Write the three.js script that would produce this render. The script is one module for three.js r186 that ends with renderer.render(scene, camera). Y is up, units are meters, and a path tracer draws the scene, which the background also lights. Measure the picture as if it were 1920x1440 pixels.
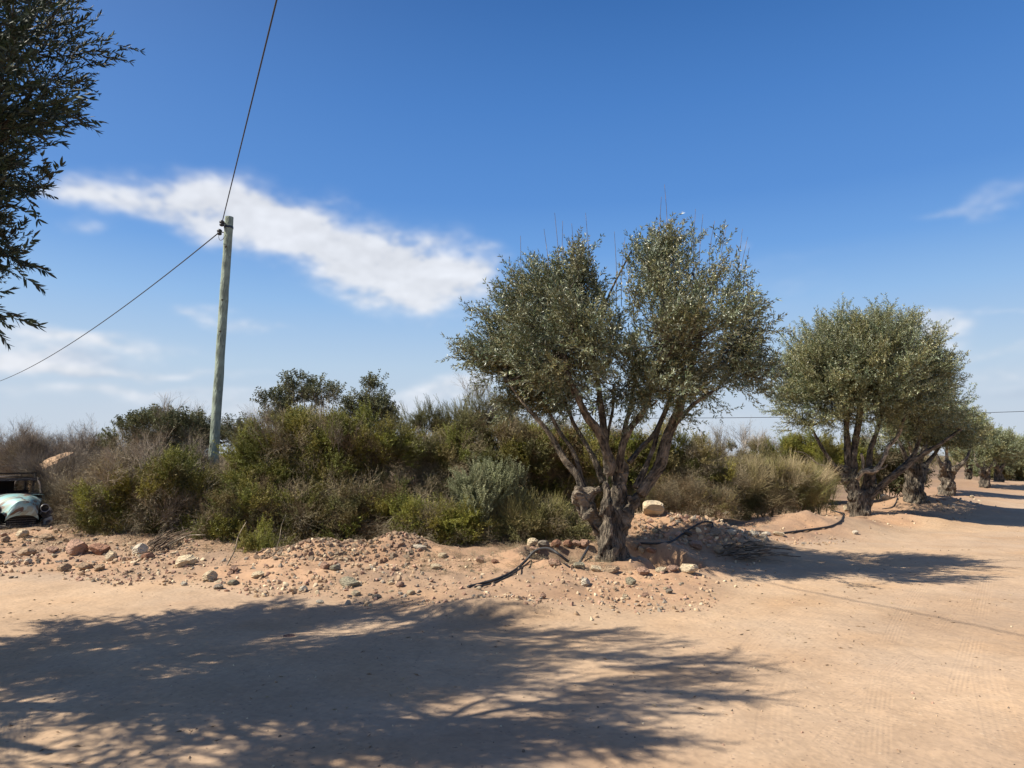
import * as THREE from 'three';
import { mergeGeometries } from 'three/addons/utils/BufferGeometryUtils.js';
import { MarchingCubes } from 'three/addons/objects/MarchingCubes.js';

// ------------------------------------------------------------------ camera, sky, sun, exposure
const scene = new THREE.Scene();
const EYE = 1.6, PITCH = Math.atan(135 / 1331.6), F = 1331.6;      // F: focal length in photograph pixels
const camera = new THREE.PerspectiveCamera(56.8, 4 / 3, 0.05, 9000);
camera.position.set(0, EYE, 0);
camera.rotation.x = PITCH;
const renderer = new THREE.WebGLRenderer({ antialias: true });
renderer.toneMapping = THREE.LinearToneMapping;
renderer.toneMappingExposure = 1.8;
renderer.shadowMap.enabled = true;
renderer.setSize(1024, 768);

const SUN = new THREE.Vector3(-0.90, 1.0, 0.2).normalize();
const sun = new THREE.DirectionalLight(new THREE.Color().setRGB(1, 0.925, 0.79), 4.5);
sun.position.copy(SUN).multiplyScalar(80); sun.target.position.set(0, 0, 0);
sun.castShadow = true; sun.shadow.mapSize.set(4096, 4096);
Object.assign(sun.shadow.camera, { left: -45, right: 45, top: 45, bottom: -45, near: 1, far: 200 });
scene.add(sun, sun.target);

// ------------------------------------------------------------------ random numbers and noise
function rng(seed) { let a = seed >>> 0; return () => { a = (a + 0x6D2B79F5) | 0; let t = Math.imul(a ^ (a >>> 15), 1 | a); t = (t + Math.imul(t ^ (t >>> 7), 61 | t)) ^ t; return ((t ^ (t >>> 14)) >>> 0) / 4294967296; }; }
const PERM = new Uint8Array(512), PV = new Float32Array(256);
{ const r = rng(77); const p = [...Array(256).keys()]; for (let i = 255; i > 0; i--) { const j = Math.floor(r() * (i + 1)); [p[i], p[j]] = [p[j], p[i]]; } for (let i = 0; i < 512; i++) PERM[i] = p[i & 255]; for (let i = 0; i < 256; i++) PV[i] = r() * 2 - 1; }
const sm = t => t * t * (3 - 2 * t), lerp = (a, b, t) => a + (b - a) * t, clamp = (v, a = 0, b = 1) => v < a ? a : v > b ? b : v;
const step = (a, b, v) => sm(clamp((v - a) / (b - a)));
function n2(x, y, per = 256) {
  const xi = Math.floor(x), yi = Math.floor(y), u = sm(x - xi), v = sm(y - yi), m = k => ((k % per) + per) % per & 255;
  const x0 = m(xi), x1 = m(xi + 1), y0 = m(yi), y1 = m(yi + 1);
  return lerp(lerp(PV[PERM[PERM[x0] + y0]], PV[PERM[PERM[x1] + y0]], u), lerp(PV[PERM[PERM[x0] + y1]], PV[PERM[PERM[x1] + y1]], u), v);
}
function n3(x, y, z) {
  const zi = Math.floor(z), w = sm(z - zi), o = (zi & 255) * 37.17, q = ((zi + 1) & 255) * 37.17;
  return lerp(n2(x + o, y - o * 1.3), n2(x + q, y - q * 1.3), w);
}
const fbm = (x, y, o = 4, per = 256) => { let s = 0, a = 0.5; for (let i = 0; i < o; i++) { s += a * n2(x, y, per); x *= 2; y *= 2; per = Math.min(256, per * 2); a *= 0.5; } return s; };
const fbm3 = (x, y, z, o = 4) => { let s = 0, a = 0.5; for (let i = 0; i < o; i++) { s += a * n3(x, y, z); x *= 2.03; y *= 2.03; z *= 2.03; a *= 0.5; } return s; };
const V = (x, y, z) => new THREE.Vector3(x, y, z);
const lin = (r, g, b) => new THREE.Color().setRGB(r, g, b);

// ------------------------------------------------------------------ sky (air and clouds, by direction)
{
  const W = 2048, Hh = 1024, data = new Float32Array(W * Hh * 4);
  const stops = [[-90, .40, .36, .33], [-2, .48, .47, .49], [0, .60, .665, .745], [3, .565, .655, .765], [7, .48, .63, .80], [12, .295, .505, .815], [16, .165, .37, .755], [20, .108, .285, .67], [27, .073, .22, .57], [34, .045, .157, .445], [45, .032, .115, .35], [90, .025, .085, .26]];
  const blobs = [ // clouds over the plain: centre and radii in degrees of azimuth and elevation (from the view axis), tilt, strength
    [-23.6, 18.8, 4.4, 1.7, 0.04, .8], [-29.6, 17.7, 4.4, 1.15, .02, .75], [-32.6, 17.4, 2.4, .7, 0, .5], [-25, 16.6, 4.0, 1.0, -.1, .5], [-19.5, 17.6, 4.4, 2.5, -.12, .85], [-15.0, 16.6, 5.2, 2.5, -.2, .9], [-10.3, 15.2, 5.0, 2.5, -.2, .9], [-5.4, 14.5, 4.0, 2.4, -.16, .85], [-8.7, 12.4, 3.0, 1.3, 0, .7], [-2.2, 15.6, 2.2, 1.6, .1, .5],
    [-21, 10.2, 3.3, .65, -.08, .4], [-23.5, 10.8, 1.5, .4, 0, .3], [-32.5, 15.5, 1.1, .5, 0, .35],
    [34.8, 17.4, 2.6, .9, .3, .3], [32.6, 16.7, 2.2, .5, 0, .2], [31.6, 8.6, 2.2, 1.15, -.1, .6], [30.2, 9.6, 1.2, .9, 0, .4],
    [21, 12.6, 6, 1.6, -.15, .16], [24, 15, 6, .7, .08, .1], [18, 10.5, 5, .8, -.1, .12], [35, 5.2, 4, 1.1, .1, .4], [19, 16.4, .7, .5, 0, .22],
    [-32, 7.9, 7, .8, -.03, .75], [-36, 6.5, 6, .8, 0, .85], [-28, 6.2, 8, .45, 0, .55], [-30, 4.6, 10, .6, 0, .5], [-14, 4.9, 5, .5, 0, .3], [36, 7.0, 5, .4, .05, .35], [37, 9.6, 6, .25, -.06, .3], [-20, 3.2, 9, 1.3, .02, .45], [-4, 5.3, 5.5, 1.1, .1, .6], [-7, 3.6, 6, .7, 0, .35], [11, 2.2, 12, 1.0, 0, .3],
  ];
  const darks = [[-31.5, 6.9, 3.2, .28, -.03, .5], [-31, 5.9, 2.6, .2, 0, .4], [-24.2, 4.4, 1.6, .22, 0, .35], [-7.2, 4.0, 1.6, .2, 0, .4], [-3.8, 4.6, 1.8, .18, 0, .3], [36, 4.0, 2.4, .3, 0, .35]];
  for (let j = 0; j < Hh; j++) for (let i = 0; i < W; i++) {
    const el = ((j + .5) / Hh - .5) * Math.PI, ph = ((i + .5) / W - .5) * 2 * Math.PI;
    const dx = Math.cos(el) * Math.cos(ph), dz = Math.cos(el) * Math.sin(ph), dy = Math.sin(el), e = el * 180 / Math.PI;
    let k = 0; while (k < stops.length - 2 && stops[k + 1][0] < e) k++;
    const t = clamp((e - stops[k][0]) / (stops[k + 1][0] - stops[k][0]));
    let c = [1, 2, 3].map(q => lerp(stops[k][q], stops[k + 1][q], t));
    const cs = dx * SUN.x + dy * SUN.y + dz * SUN.z;
    if (e > -1) { // bright hazy air round the sun
      const g = 0.55 * Math.exp((cs - 1) * 26) + 0.20 * Math.pow(Math.max(0, cs), 3);
      c = [c[0] + g * 1.0, c[1] + g * .95, c[2] + g * .85];
      let az = Math.atan2(dx, -dz) * 180 / Math.PI, d = 0, s = 0;
      const wob = fbm(az * .22 + 9, e * .5 + 3, 4), wob2 = fbm(az * .22 + 70, e * .5 + 31, 4);
      if (Math.abs(az) < 70) {
        const ax = az + wob * 2.6, ey = e + wob2 * 1.25;
        for (const [x, y, rx, ry, tl, st] of blobs) { const X = ax - x, Y = ey - y - X * tl, q = (X / rx) ** 2 + (Y / ry) ** 2; if (q < 5) d += st * Math.exp(-q * 1.15); }
        for (const [x, y, rx, ry, tl, st] of darks) { const X = ax - x, Y = ey - y - X * tl, q = (X / rx) ** 2 + (Y / ry) ** 2; if (q < 5) s += st * Math.exp(-q); }
      } else d = step(.12, .5, fbm(az * .06 + 40, e * .17, 4)) * step(2, 8, e) * (1 - step(18, 40, e)) * .8;
      const puff = fbm(az * .55 + 3, e * 1.25 + 17, 5), fine = fbm(az * 1.9 + 13, e * 3.6, 3);
      const a = clamp(step(.02, 1.05, d * (1 + .62 * puff + .3 * fine))) * .93;
      const lit = .92 + .16 * puff + .05 * fine;
      c = [lerp(c[0], .86 * lit, a), lerp(c[1], .885 * lit, a), lerp(c[2], .94 * lit, a)];
      const b = clamp(s) * .55; c = [lerp(c[0], .40, b), lerp(c[1], .46, b), lerp(c[2], .60, b)];
    }
    const o = (j * W + i) * 4; data[o] = c[0] / 1.8; data[o + 1] = c[1] / 1.8; data[o + 2] = c[2] / 1.8; data[o + 3] = 1;
  }
  const sky = new THREE.DataTexture(data, W, Hh, THREE.RGBAFormat, THREE.FloatType);
  sky.mapping = THREE.EquirectangularReflectionMapping; sky.magFilter = THREE.LinearFilter; sky.needsUpdate = true;
  scene.background = sky; scene.environment = sky;
}

// ------------------------------------------------------------------ survey helpers: metres from sightings in the photograph
const CT = Math.cos(PITCH), ST = Math.sin(PITCH);
function ray(px, py) { const u = (px - 960) / F, v = (720 - py) / F, f = CT - v * ST; return [u / f, (v * CT + ST) / f]; } // x and y per metre of depth
function at(px, py, d) { const [a, b] = ray(px, py); return V(a * d, EYE + b * d, -d); }
const mpp = d => d / F; // metres per photograph pixel at depth d

// ------------------------------------------------------------------ terrain
const EDGE = [[-400, 60], [-60, 22], [-20, 12.5], [-10.5, 10.6], [-6.99, 9.69], [-4.49, 9.07], [-2.89, 8.36], [-1.51, 7.75], [-.33, 7.35], [.76, 7.22], [1.63, 7.48], [2.4, 8.2], [3.1, 9.27], [3.6, 10.9], [4.9, 12.5], [7, 14.2], [9.4, 16.2], [14.7, 21.8], [16.6, 25], [23.3, 33], [45, 56], [200, 230], [3000, 3200]];
function edgeDist(x, d) { // metres inside the verge (positive) or out on the road (negative)
  let best = 1e9, ed = 0;
  for (let i = 0; i < EDGE.length - 1; i++) {
    const [x0, d0] = EDGE[i], [x1, d1] = EDGE[i + 1], ux = x1 - x0, ud = d1 - d0;
    const t = clamp(((x - x0) * ux + (d - d0) * ud) / (ux * ux + ud * ud)), q = (x - x0 - ux * t) ** 2 + (d - d0 - ud * t) ** 2;
    if (q < best) best = q;
    if (x >= x0 && x < x1) ed = d0 + ud * (x - x0) / ux;
  }
  return Math.sqrt(best) * (d > ed ? 1 : -1);
}
const TREE = [1.40, 10.25]; // the nearest olive tree on the verge: x and depth
const MOUNDS = [ // x, depth, radius x, radius depth, height
  [3.15, 12.1, 1.35, .85, .40], [2.3, 12.6, .7, .6, .22], [6.2, 14.9, 1.15, .75, .30], [7.4, 15.4, .8, .6, .14], [9.5, 16.5, 1.05, .7, .2],
  [-2.5, 10.35, 1.0, .5, .22], [-1.6, 10.6, .5, .4, .2], [-7.5, 12.2, 2.4, 1.0, .14], [-4.9, 11.3, 1.2, .6, .1], [-.05, 7.55, .75, .28, .10], [-.55, 7.5, .4, .25, .06],
  [12.6, 21, 1.8, 1.2, .28], [15, 23.3, 1.4, .9, .26], [17, 29, 2.5, 1.5, .3], [11.4, 20.4, 1.0, .8, .2], [22, 36, 4, 2, .35],
];
function terrain(x, d) {
  const e = edgeDist(x, d) + fbm(x * .9, d * .9, 2) * .35;
  let h = .13 * step(-.1, 1.3, e) + .10 * step(1.2, 4.5, e);
  for (const [mx, md, rx, rd, mh] of MOUNDS) { const q = ((x - mx) / rx) ** 2 + ((d - md) / rd) ** 2; if (q < 9) h += mh * Math.exp(-q * 1.1) * (1 + .35 * fbm(x * 2.3 + 5, d * 2.3, 2)); }
  const far = 1 - step(25, 60, d);
  h += far * step(.0, .8, e) * (.075 * fbm(x * 1.7, d * 1.7 + 50, 3) + .035 * fbm(x * 7, d * 7, 2));
  h += (1 - step(-.3, .6, e)) * (.03 * fbm(x * .45 + d * .2 + 20, d * .8 - x * .25, 3) + .012 * fbm(x * 2.6, d * 2.6, 2) + .006 * n2(x * 9, d * 9)) * far;
  const dx = (x - TREE[0]) / 1.18, dd = (d - TREE[1]) / 1.05, r = Math.hypot(dx, dd) + .1 * n2(x * 3, d * 3);  // watering pit round the trunk
  if (r < 1.6) {
    const hollow = step(.36, .7, r) * (1 - step(.8, 1.1, r)) * (.16 + .26 * step(-.1, .6, dx)) * (1 + .25 * n2(x * 6, d * 6));
    h += -hollow + .05 * Math.exp(-(((r - 1.12) / .16) ** 2));
  }
  return h;
}
function ground(px, py) { // the point of the terrain sighted at a pixel
  const [a, b] = ray(px, py); let d = 2, prev = 2;
  for (; d < 400; d *= 1.01) { if (EYE + b * d < terrain(a * d, d)) break; prev = d; }
  let lo = prev, hi = d; for (let i = 0; i < 14; i++) { const m = (lo + hi) / 2; if (EYE + b * m < terrain(a * m, m)) hi = m; else lo = m; }
  return V(a * hi, terrain(a * hi, hi), -hi);
}
const onGround = (x, d, up = 0) => V(x, terrain(x, d) + up, -d);

// ------------------------------------------------------------------ textures
function tex(w, h, px, srgb, rep = true) { // px(i, j) -> [r, g, b] 0..1 or a grey number
  const a = new Uint8Array(w * h * 4);
  for (let j = 0; j < h; j++) for (let i = 0; i < w; i++) { const c = px(i, j), o = (j * w + i) * 4; if (typeof c === 'number') { a[o] = a[o + 1] = a[o + 2] = clamp(c) * 255; } else { a[o] = clamp(c[0]) * 255; a[o + 1] = clamp(c[1]) * 255; a[o + 2] = clamp(c[2]) * 255; } a[o + 3] = 255; }
  const t = new THREE.DataTexture(a, w, h, THREE.RGBAFormat); if (srgb) t.colorSpace = THREE.SRGBColorSpace;
  t.magFilter = THREE.LinearFilter; t.minFilter = THREE.LinearMipmapLinearFilter; t.generateMipmaps = true;
  t.wrapS = t.wrapT = rep ? THREE.RepeatWrapping : THREE.ClampToEdgeWrapping; t.needsUpdate = true; return t;
}
const s8 = v => v <= .0031308 ? v * 12.92 : 1.055 * Math.pow(v, 1 / 2.4) - .055;
// soil tile, 4 m square, periodic
const TS = 1024, TM = 4, soilH = new Float32Array(TS * TS), soilC = new Float32Array(TS * TS * 3);
{
  const r = rng(5);
  for (let j = 0; j < TS; j++) for (let i = 0; i < TS; i++) {
    const x = i / TS, y = j / TS, o = j * TS + i;
    const a = fbm(x * 16, y * 16, 4, 16), b = fbm(x * 128, y * 128, 3, 128), c = fbm(x * 5 + 3, y * 5, 3, 5);
    soilH[o] = .5 + .16 * a + .22 * b;
    const l = 1 + .10 * a + .16 * b + .10 * c, w = fbm(x * 8 + 5, y * 8 + 9, 3, 8);
    soilC[o * 3] = .378 * l; soilC[o * 3 + 1] = .262 * l * (1 + .05 * w); soilC[o * 3 + 2] = .167 * l * (1 + .11 * w);
  }
  for (let k = 0; k < 5200; k++) { // grit
    const x = r() * TS, y = r() * TS, s = .7 + 2.2 * r() ** 4, tone = r(), hgt = .1 + .2 * r();
    const c = tone < .45 ? [.17, .12, .085] : tone < .75 ? [.46, .34, .23] : [.27, .185, .12];
    for (let dy = -4; dy <= 4; dy++) for (let dx = -4; dx <= 4; dx++) {
      const q = Math.hypot(dx, dy) / s; if (q > 1) continue;
      const o = (((y + dy) & (TS - 1)) * TS + ((x + dx) & (TS - 1))); soilH[o] += hgt * (1 - q * q);
      for (let m = 0; m < 3; m++) soilC[o * 3 + m] = lerp(soilC[o * 3 + m], c[m], .7);
    }
  }
}
const soilMap = tex(TS, TS, (i, j) => { const o = (j * TS + i) * 3; return [s8(soilC[o]), s8(soilC[o + 1]), s8(soilC[o + 2])]; }, true);
const soilBump = tex(TS, TS, (i, j) => soilH[j * TS + i] * .6, false);
const soilMat = new THREE.MeshStandardMaterial({ map: soilMap, bumpMap: soilBump, bumpScale: .02, roughness: 1, vertexColors: true });
// the driven part of the road nearby: the same soil with tyre tracks pressed in
const NX = [-6, 9], ND = [1.5, 12.5];
let roadMat;
{
  const N = 2048, hgt = new Float32Array(N * N), cov = new Float32Array(N * N), sx = N / (NX[1] - NX[0]), sd = N / (ND[1] - ND[0]);
  const r = rng(31);
  function track(pts, width, deep, pitch, style) {
    const ps = pts.map(([px, py]) => { const g = ray(px, py), d = EYE / -g[1]; return V(g[0] * d, 0, d); });
    const cv = new THREE.CatmullRomCurve3(ps), L = cv.getLength(), n = Math.floor(L / .005), nz = r() * 99;
    const pp = cv.getSpacedPoints(n);
    for (let k = 1; k < n; k++) {
      const p = pp[k], t = V().subVectors(pp[k + 1], pp[k - 1]).normalize(), s = k * .005;
      const fade = step(-.35, .1, n2(s * .8 + nz, 3.3)) * step(0, .5, s) * step(0, .5, L - s);
      if (fade < .02) continue;
      for (let w = -width / 2; w <= width / 2; w += .004) {
        const x = p.x - t.z * w, d = p.z + t.x * w, i = Math.floor((x - NX[0]) * sx), j = Math.floor((d - ND[0]) * sd);
        if (i < 0 || j < 0 || i >= N || j >= N) continue;
        const a = Math.abs(w) / (width / 2), rib = style === 1 ? Math.cos(w / .028 * 6.283) : Math.cos((s / pitch + Math.abs(w) * 9) * 6.283);
        const lug = style === 2 ? (Math.cos(w / .036 * 6.283) > -.2 ? Math.cos((s / pitch + w * 5) * 6.283) : -.8) : rib;
        const pr = (-.35 + .55 * lug * (1 - a * .3)) * (1 - step(.85, 1, a)) + .3 * step(.82, .95, a) * (1 - step(.97, 1, a));
        const o = j * N + i, f = fade * deep * (.75 + .5 * n2(x * 6, d * 6)); hgt[o] = lerp(hgt[o], pr, clamp(f)); cov[o] = Math.max(cov[o], f * (1 - a * a));
      }
    }
  }
  const T = [
    [[[1330, 1440], [1345, 1330], [1400, 1220], [1480, 1150], [1600, 1100]], 2], [[[1450, 1440], [1452, 1330], [1480, 1250], [1530, 1180], [1640, 1115]], 2],
    [[[1470, 1440], [1520, 1370], [1640, 1290], [1760, 1180], [1850, 1080]], 1], [[[1640, 1440], [1650, 1300], [1680, 1180], [1740, 1080]], 1], [[[1790, 1440], [1800, 1300], [1830, 1180], [1850, 1080]], 1],
    [[[1120, 1440], [1220, 1400], [1360, 1330], [1420, 1270], [1560, 1200]], 2], [[[1540, 1440], [1560, 1400], [1600, 1360], [1720, 1340], [1900, 1290]], 2], [[[1300, 1440], [1410, 1390], [1560, 1340], [1700, 1260]], 2],
    [[[20, 1440], [30, 1350], [60, 1280], [130, 1220], [260, 1160]], 1], [[[130, 1440], [140, 1390], [190, 1320], [300, 1250]], 1], [[[1900, 1440], [1870, 1340], [1850, 1250], [1880, 1150]], 2],
    [[[60, 1130], [300, 1140], [560, 1165], [900, 1230], [1300, 1300]], 1], [[[0, 1170], [320, 1190], [640, 1220], [1000, 1300]], 1], [[[1250, 1170], [1400, 1140], [1560, 1090], [1760, 1040]], 2],
  ];
  for (const [p, st] of T) track(p, st === 1 ? .17 : .21, .45 + .4 * r(), .036 + .014 * r(), st);
  const get = (A, i, j, c, m) => { const x = lerp(NX[0], NX[1], (i + .5) / N), d = lerp(ND[0], ND[1], (j + .5) / N), ti = Math.floor(((x / TM) % 1 + 1) % 1 * TS) % TS, tj = Math.floor(((-d / TM) % 1 + 1) % 1 * TS) % TS; return A[(tj * TS + ti) * m + c]; };
  const map = tex(N, N, (i, j) => { const k = 1 + .05 * cov[j * N + i]; return [0, 1, 2].map(c => s8(get(soilC, i, j, c, 3) * k)); }, true, false);
  const bump = tex(N, N, (i, j) => clamp(get(soilH, i, j, 0, 1) * .6 * (1 - .45 * clamp(cov[j * N + i])) + .12 + hgt[j * N + i] * .11), false, false);
  roadMat = new THREE.MeshStandardMaterial({ map, bumpMap: bump, bumpScale: .022, roughness: 1, vertexColors: true });
}

// ------------------------------------------------------------------ objects: names, labels
const used = {};
function numbered(n) { const k = used[n] = (used[n] ?? -1) + 1; return k ? `${n}_${String(k).padStart(3, '0')}` : n; }
function tag(o, name, label, category, group) { o.name = numbered(name); o.userData.label = label; o.userData.category = category; if (group) o.userData.group = group; scene.add(o); return o; }
function setting(o, name) { o.name = name; o.userData.kind = 'structure'; scene.add(o); return o; }
function thing(name, label, category, p, group) { const g = new THREE.Group(); g.position.copy(p); return tag(g, name, label, category, group); }
function part(name, geo, mat, parent, stuff) { const m = new THREE.Mesh(geo, mat); m.name = name; m.castShadow = m.receiveShadow = true; if (stuff) m.userData.kind = 'stuff'; parent.add(m); return m; }

// ------------------------------------------------------------------ ground sheet (one grid, split into the tracked road and the rest)
{
  const line = (lo, hi, st, ends) => { const a = []; for (let v = lo; v <= hi + 1e-6; v += st) a.push(v); let s = st, v = hi; while (v < ends[1]) { s *= 1.16; v += s; a.push(v); } s = st; v = lo; const b = []; while (v > ends[0]) { s *= 1.16; v -= s; b.unshift(v); } return b.concat(a); };
  const xs = line(-8, 10, .055, [-5000, 5000]), ds = line(1.5, 16.5, .055, [-300, 6000]);
  const nx = xs.length, nd = ds.length, pos = new Float32Array(nx * nd * 3), col = new Float32Array(nx * nd * 3), uvT = new Float32Array(nx * nd * 2), uvR = new Float32Array(nx * nd * 2);
  for (let j = 0; j < nd; j++) for (let i = 0; i < nx; i++) {
    const x = xs[i], d = ds[j], o = j * nx + i;
    pos.set([x, terrain(x, d), -d], o * 3);
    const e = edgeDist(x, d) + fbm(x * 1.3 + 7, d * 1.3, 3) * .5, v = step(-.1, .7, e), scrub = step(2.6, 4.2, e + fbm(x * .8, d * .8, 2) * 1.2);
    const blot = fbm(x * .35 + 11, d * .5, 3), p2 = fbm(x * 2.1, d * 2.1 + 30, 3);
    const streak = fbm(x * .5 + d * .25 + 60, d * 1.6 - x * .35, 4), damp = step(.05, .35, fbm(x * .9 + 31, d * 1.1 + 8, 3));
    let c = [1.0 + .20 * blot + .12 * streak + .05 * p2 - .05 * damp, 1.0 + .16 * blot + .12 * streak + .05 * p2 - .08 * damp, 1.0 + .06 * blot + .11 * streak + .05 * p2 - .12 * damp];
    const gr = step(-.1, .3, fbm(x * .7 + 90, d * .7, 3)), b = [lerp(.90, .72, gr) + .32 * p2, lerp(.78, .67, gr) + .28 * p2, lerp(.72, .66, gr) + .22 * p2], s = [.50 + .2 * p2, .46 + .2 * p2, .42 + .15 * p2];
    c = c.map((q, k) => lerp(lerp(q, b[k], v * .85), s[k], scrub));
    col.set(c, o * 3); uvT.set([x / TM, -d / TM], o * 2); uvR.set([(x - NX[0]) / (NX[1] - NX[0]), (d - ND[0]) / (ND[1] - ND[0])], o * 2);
  }
  const A = [], B = [];
  const iIn = (x, d) => x >= NX[0] && x < NX[1] - .06 && d >= ND[0] && d < ND[1] - .06;
  for (let j = 0; j < nd - 1; j++) for (let i = 0; i < nx - 1; i++) { const a = j * nx + i, q = [a, a + 1, a + nx, a + 1, a + nx + 1, a + nx]; (iIn(xs[i], ds[j]) ? A : B).push(...q); }
  const full = new THREE.BufferGeometry(); full.setAttribute('position', new THREE.BufferAttribute(pos, 3)); full.setIndex(A.concat(B)); full.computeVertexNormals();
  const nor = full.attributes.normal.array;
  const cut = (ids, uv) => { const map = new Map(), P = [], N = [], C = [], U = [], I = []; for (const a of ids) { let k = map.get(a); if (k === undefined) { k = map.size; map.set(a, k); for (let m = 0; m < 3; m++) { P.push(pos[a * 3 + m]); N.push(nor[a * 3 + m]); C.push(col[a * 3 + m]); } U.push(uv[a * 2], uv[a * 2 + 1]); } I.push(k); } const g = new THREE.BufferGeometry(); g.setAttribute('position', new THREE.Float32BufferAttribute(P, 3)); g.setAttribute('normal', new THREE.Float32BufferAttribute(N, 3)); g.setAttribute('color', new THREE.Float32BufferAttribute(C, 3)); g.setAttribute('uv', new THREE.Float32BufferAttribute(U, 2)); g.setIndex(I); return g; };
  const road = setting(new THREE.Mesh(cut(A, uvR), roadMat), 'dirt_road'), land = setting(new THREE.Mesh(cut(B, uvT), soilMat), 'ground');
  road.receiveShadow = land.receiveShadow = true;
}

// ------------------------------------------------------------------ geometry collectors
class GB { // triangles with vertex colours
  constructor() { this.p = []; this.c = []; }
  tri(a, b, c, k = WHITE) { this.p.push(a.x, a.y, a.z, b.x, b.y, b.z, c.x, c.y, c.z); for (let i = 0; i < 3; i++) this.c.push(k.r, k.g, k.b); }
  ribbon(a, b, w0, w1, side, k) { const s0 = side.clone().multiplyScalar(w0 / 2), s1 = side.clone().multiplyScalar(w1 / 2), a0 = a.clone().sub(s0), a1 = a.clone().add(s0), b0 = b.clone().sub(s1), b1 = b.clone().add(s1); this.tri(a0, a1, b1, k); this.tri(a0, b1, b0, k); }
  leaf(p, dir, side, len, wid, k, fold = .3) { // a lance-shaped leaf with a folded midrib
    const n = V().crossVectors(dir, side).normalize(), mid = p.clone().addScaledVector(dir, len * .48).addScaledVector(n, -wid * fold * .5), tip = p.clone().addScaledVector(dir, len);
    const l = p.clone().addScaledVector(dir, len * .45).addScaledVector(side, wid / 2).addScaledVector(n, wid * fold * .5), r = p.clone().addScaledVector(dir, len * .45).addScaledVector(side, -wid / 2).addScaledVector(n, wid * fold * .5);
    this.tri(p, mid, l, k); this.tri(l, mid, tip, k); this.tri(p, r, mid, k); this.tri(r, tip, mid, k);
  }
  fineLeaf(p, dir, side, len, wid, k) { // closer leaves: five stations, folded and bent
    const n = V().crossVectors(dir, side).normalize(), st = [[0, .1], [.2, .72], [.48, 1], [.76, .66], [1, .02]], pt = st.map(([t, w]) => { const c = p.clone().addScaledVector(dir, len * t).addScaledVector(n, -len * .12 * t * t); return [c, c.clone().addScaledVector(side, wid / 2 * w).addScaledVector(n, wid * .18 * w), c.clone().addScaledVector(side, -wid / 2 * w).addScaledVector(n, wid * .18 * w)]; });
    for (let i = 0; i < 4; i++) { const a = pt[i], b = pt[i + 1]; this.tri(a[0], b[0], b[1], k); this.tri(a[0], b[1], a[1], k); this.tri(a[0], b[2], b[0], k); this.tri(a[0], a[2], b[2], k); }
  }
  geo() { const g = new THREE.BufferGeometry(); g.setAttribute('position', new THREE.Float32BufferAttribute(this.p, 3)); g.setAttribute('color', new THREE.Float32BufferAttribute(this.c, 3)); g.computeVertexNormals(); return g; }
}
const WHITE = lin(1, 1, 1), UP = V(0, 1, 0);
const rdir = r => { const z = r() * 2 - 1, a = r() * 6.2832, s = Math.sqrt(1 - z * z); return V(s * Math.cos(a), z, s * Math.sin(a)); };
const perp = (d, r) => V().crossVectors(d, rdir(r)).normalize();
const tilt = (d, ang, r) => { const p = perp(d, r); return d.clone().multiplyScalar(Math.cos(ang)).addScaledVector(p, Math.sin(ang)).normalize(); };
function tube(pts, radii, sides = 8, gnarl = 0, seed = 1, cap = true) { // tapered limb along points, uv in metres
  const cv = new THREE.CatmullRomCurve3(pts), n = Math.max(3, Math.min(60, Math.ceil(cv.getLength() / (radii[0] * (gnarl > .3 ? 1.0 : 2.2))))), P = [], U = [], I = [];
  const fr = cv.computeFrenetFrames(n), C = cv.getSpacedPoints(n), L = cv.getLength();
  for (let i = 0; i <= n; i++) {
    const t = i / n, q = t * (radii.length - 1), k = Math.min(radii.length - 2, Math.floor(q)), r = lerp(radii[k], radii[k + 1], q - k);
    for (let j = 0; j <= sides; j++) {
      const a = (j % sides) / sides * 6.2832, c = Math.cos(a), s = Math.sin(a);
      const rr = r * (1 + gnarl * fbm3(c * 1.2 + seed * 3.1, s * 1.2 + seed, t * L * 3.2, 3) * 1.6);
      const p = C[i].clone().addScaledVector(fr.normals[i], c * rr).addScaledVector(fr.binormals[i], s * rr);
      P.push(p.x, p.y, p.z); U.push(j / sides * Math.max(.12, r * 6.28), t * L);
    }
  }
  const w = sides + 1;
  for (let i = 0; i < n; i++) for (let j = 0; j < sides; j++) { const a = i * w + j; I.push(a, a + 1, a + w, a + 1, a + w + 1, a + w); }
  if (cap) for (const i of [0, n]) { const b = P.length / 3; P.push(C[i].x, C[i].y, C[i].z); U.push(0, 0); for (let j = 0; j < sides; j++) i ? I.push(b, i * w + j, i * w + j + 1) : I.push(b, j + 1, j); }
  const g = new THREE.BufferGeometry(); g.setAttribute('position', new THREE.Float32BufferAttribute(P, 3)); g.setAttribute('uv', new THREE.Float32BufferAttribute(U, 2)); g.setIndex(I); g.computeVertexNormals();
  const N = g.attributes.normal; for (let i = 0; i <= n; i++) { const a = i * w, b = a + sides; const v = V(N.getX(a) + N.getX(b), N.getY(a) + N.getY(b), N.getZ(a) + N.getZ(b)).normalize(); N.setXYZ(a, v.x, v.y, v.z); N.setXYZ(b, v.x, v.y, v.z); }
  return g;
}
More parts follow.
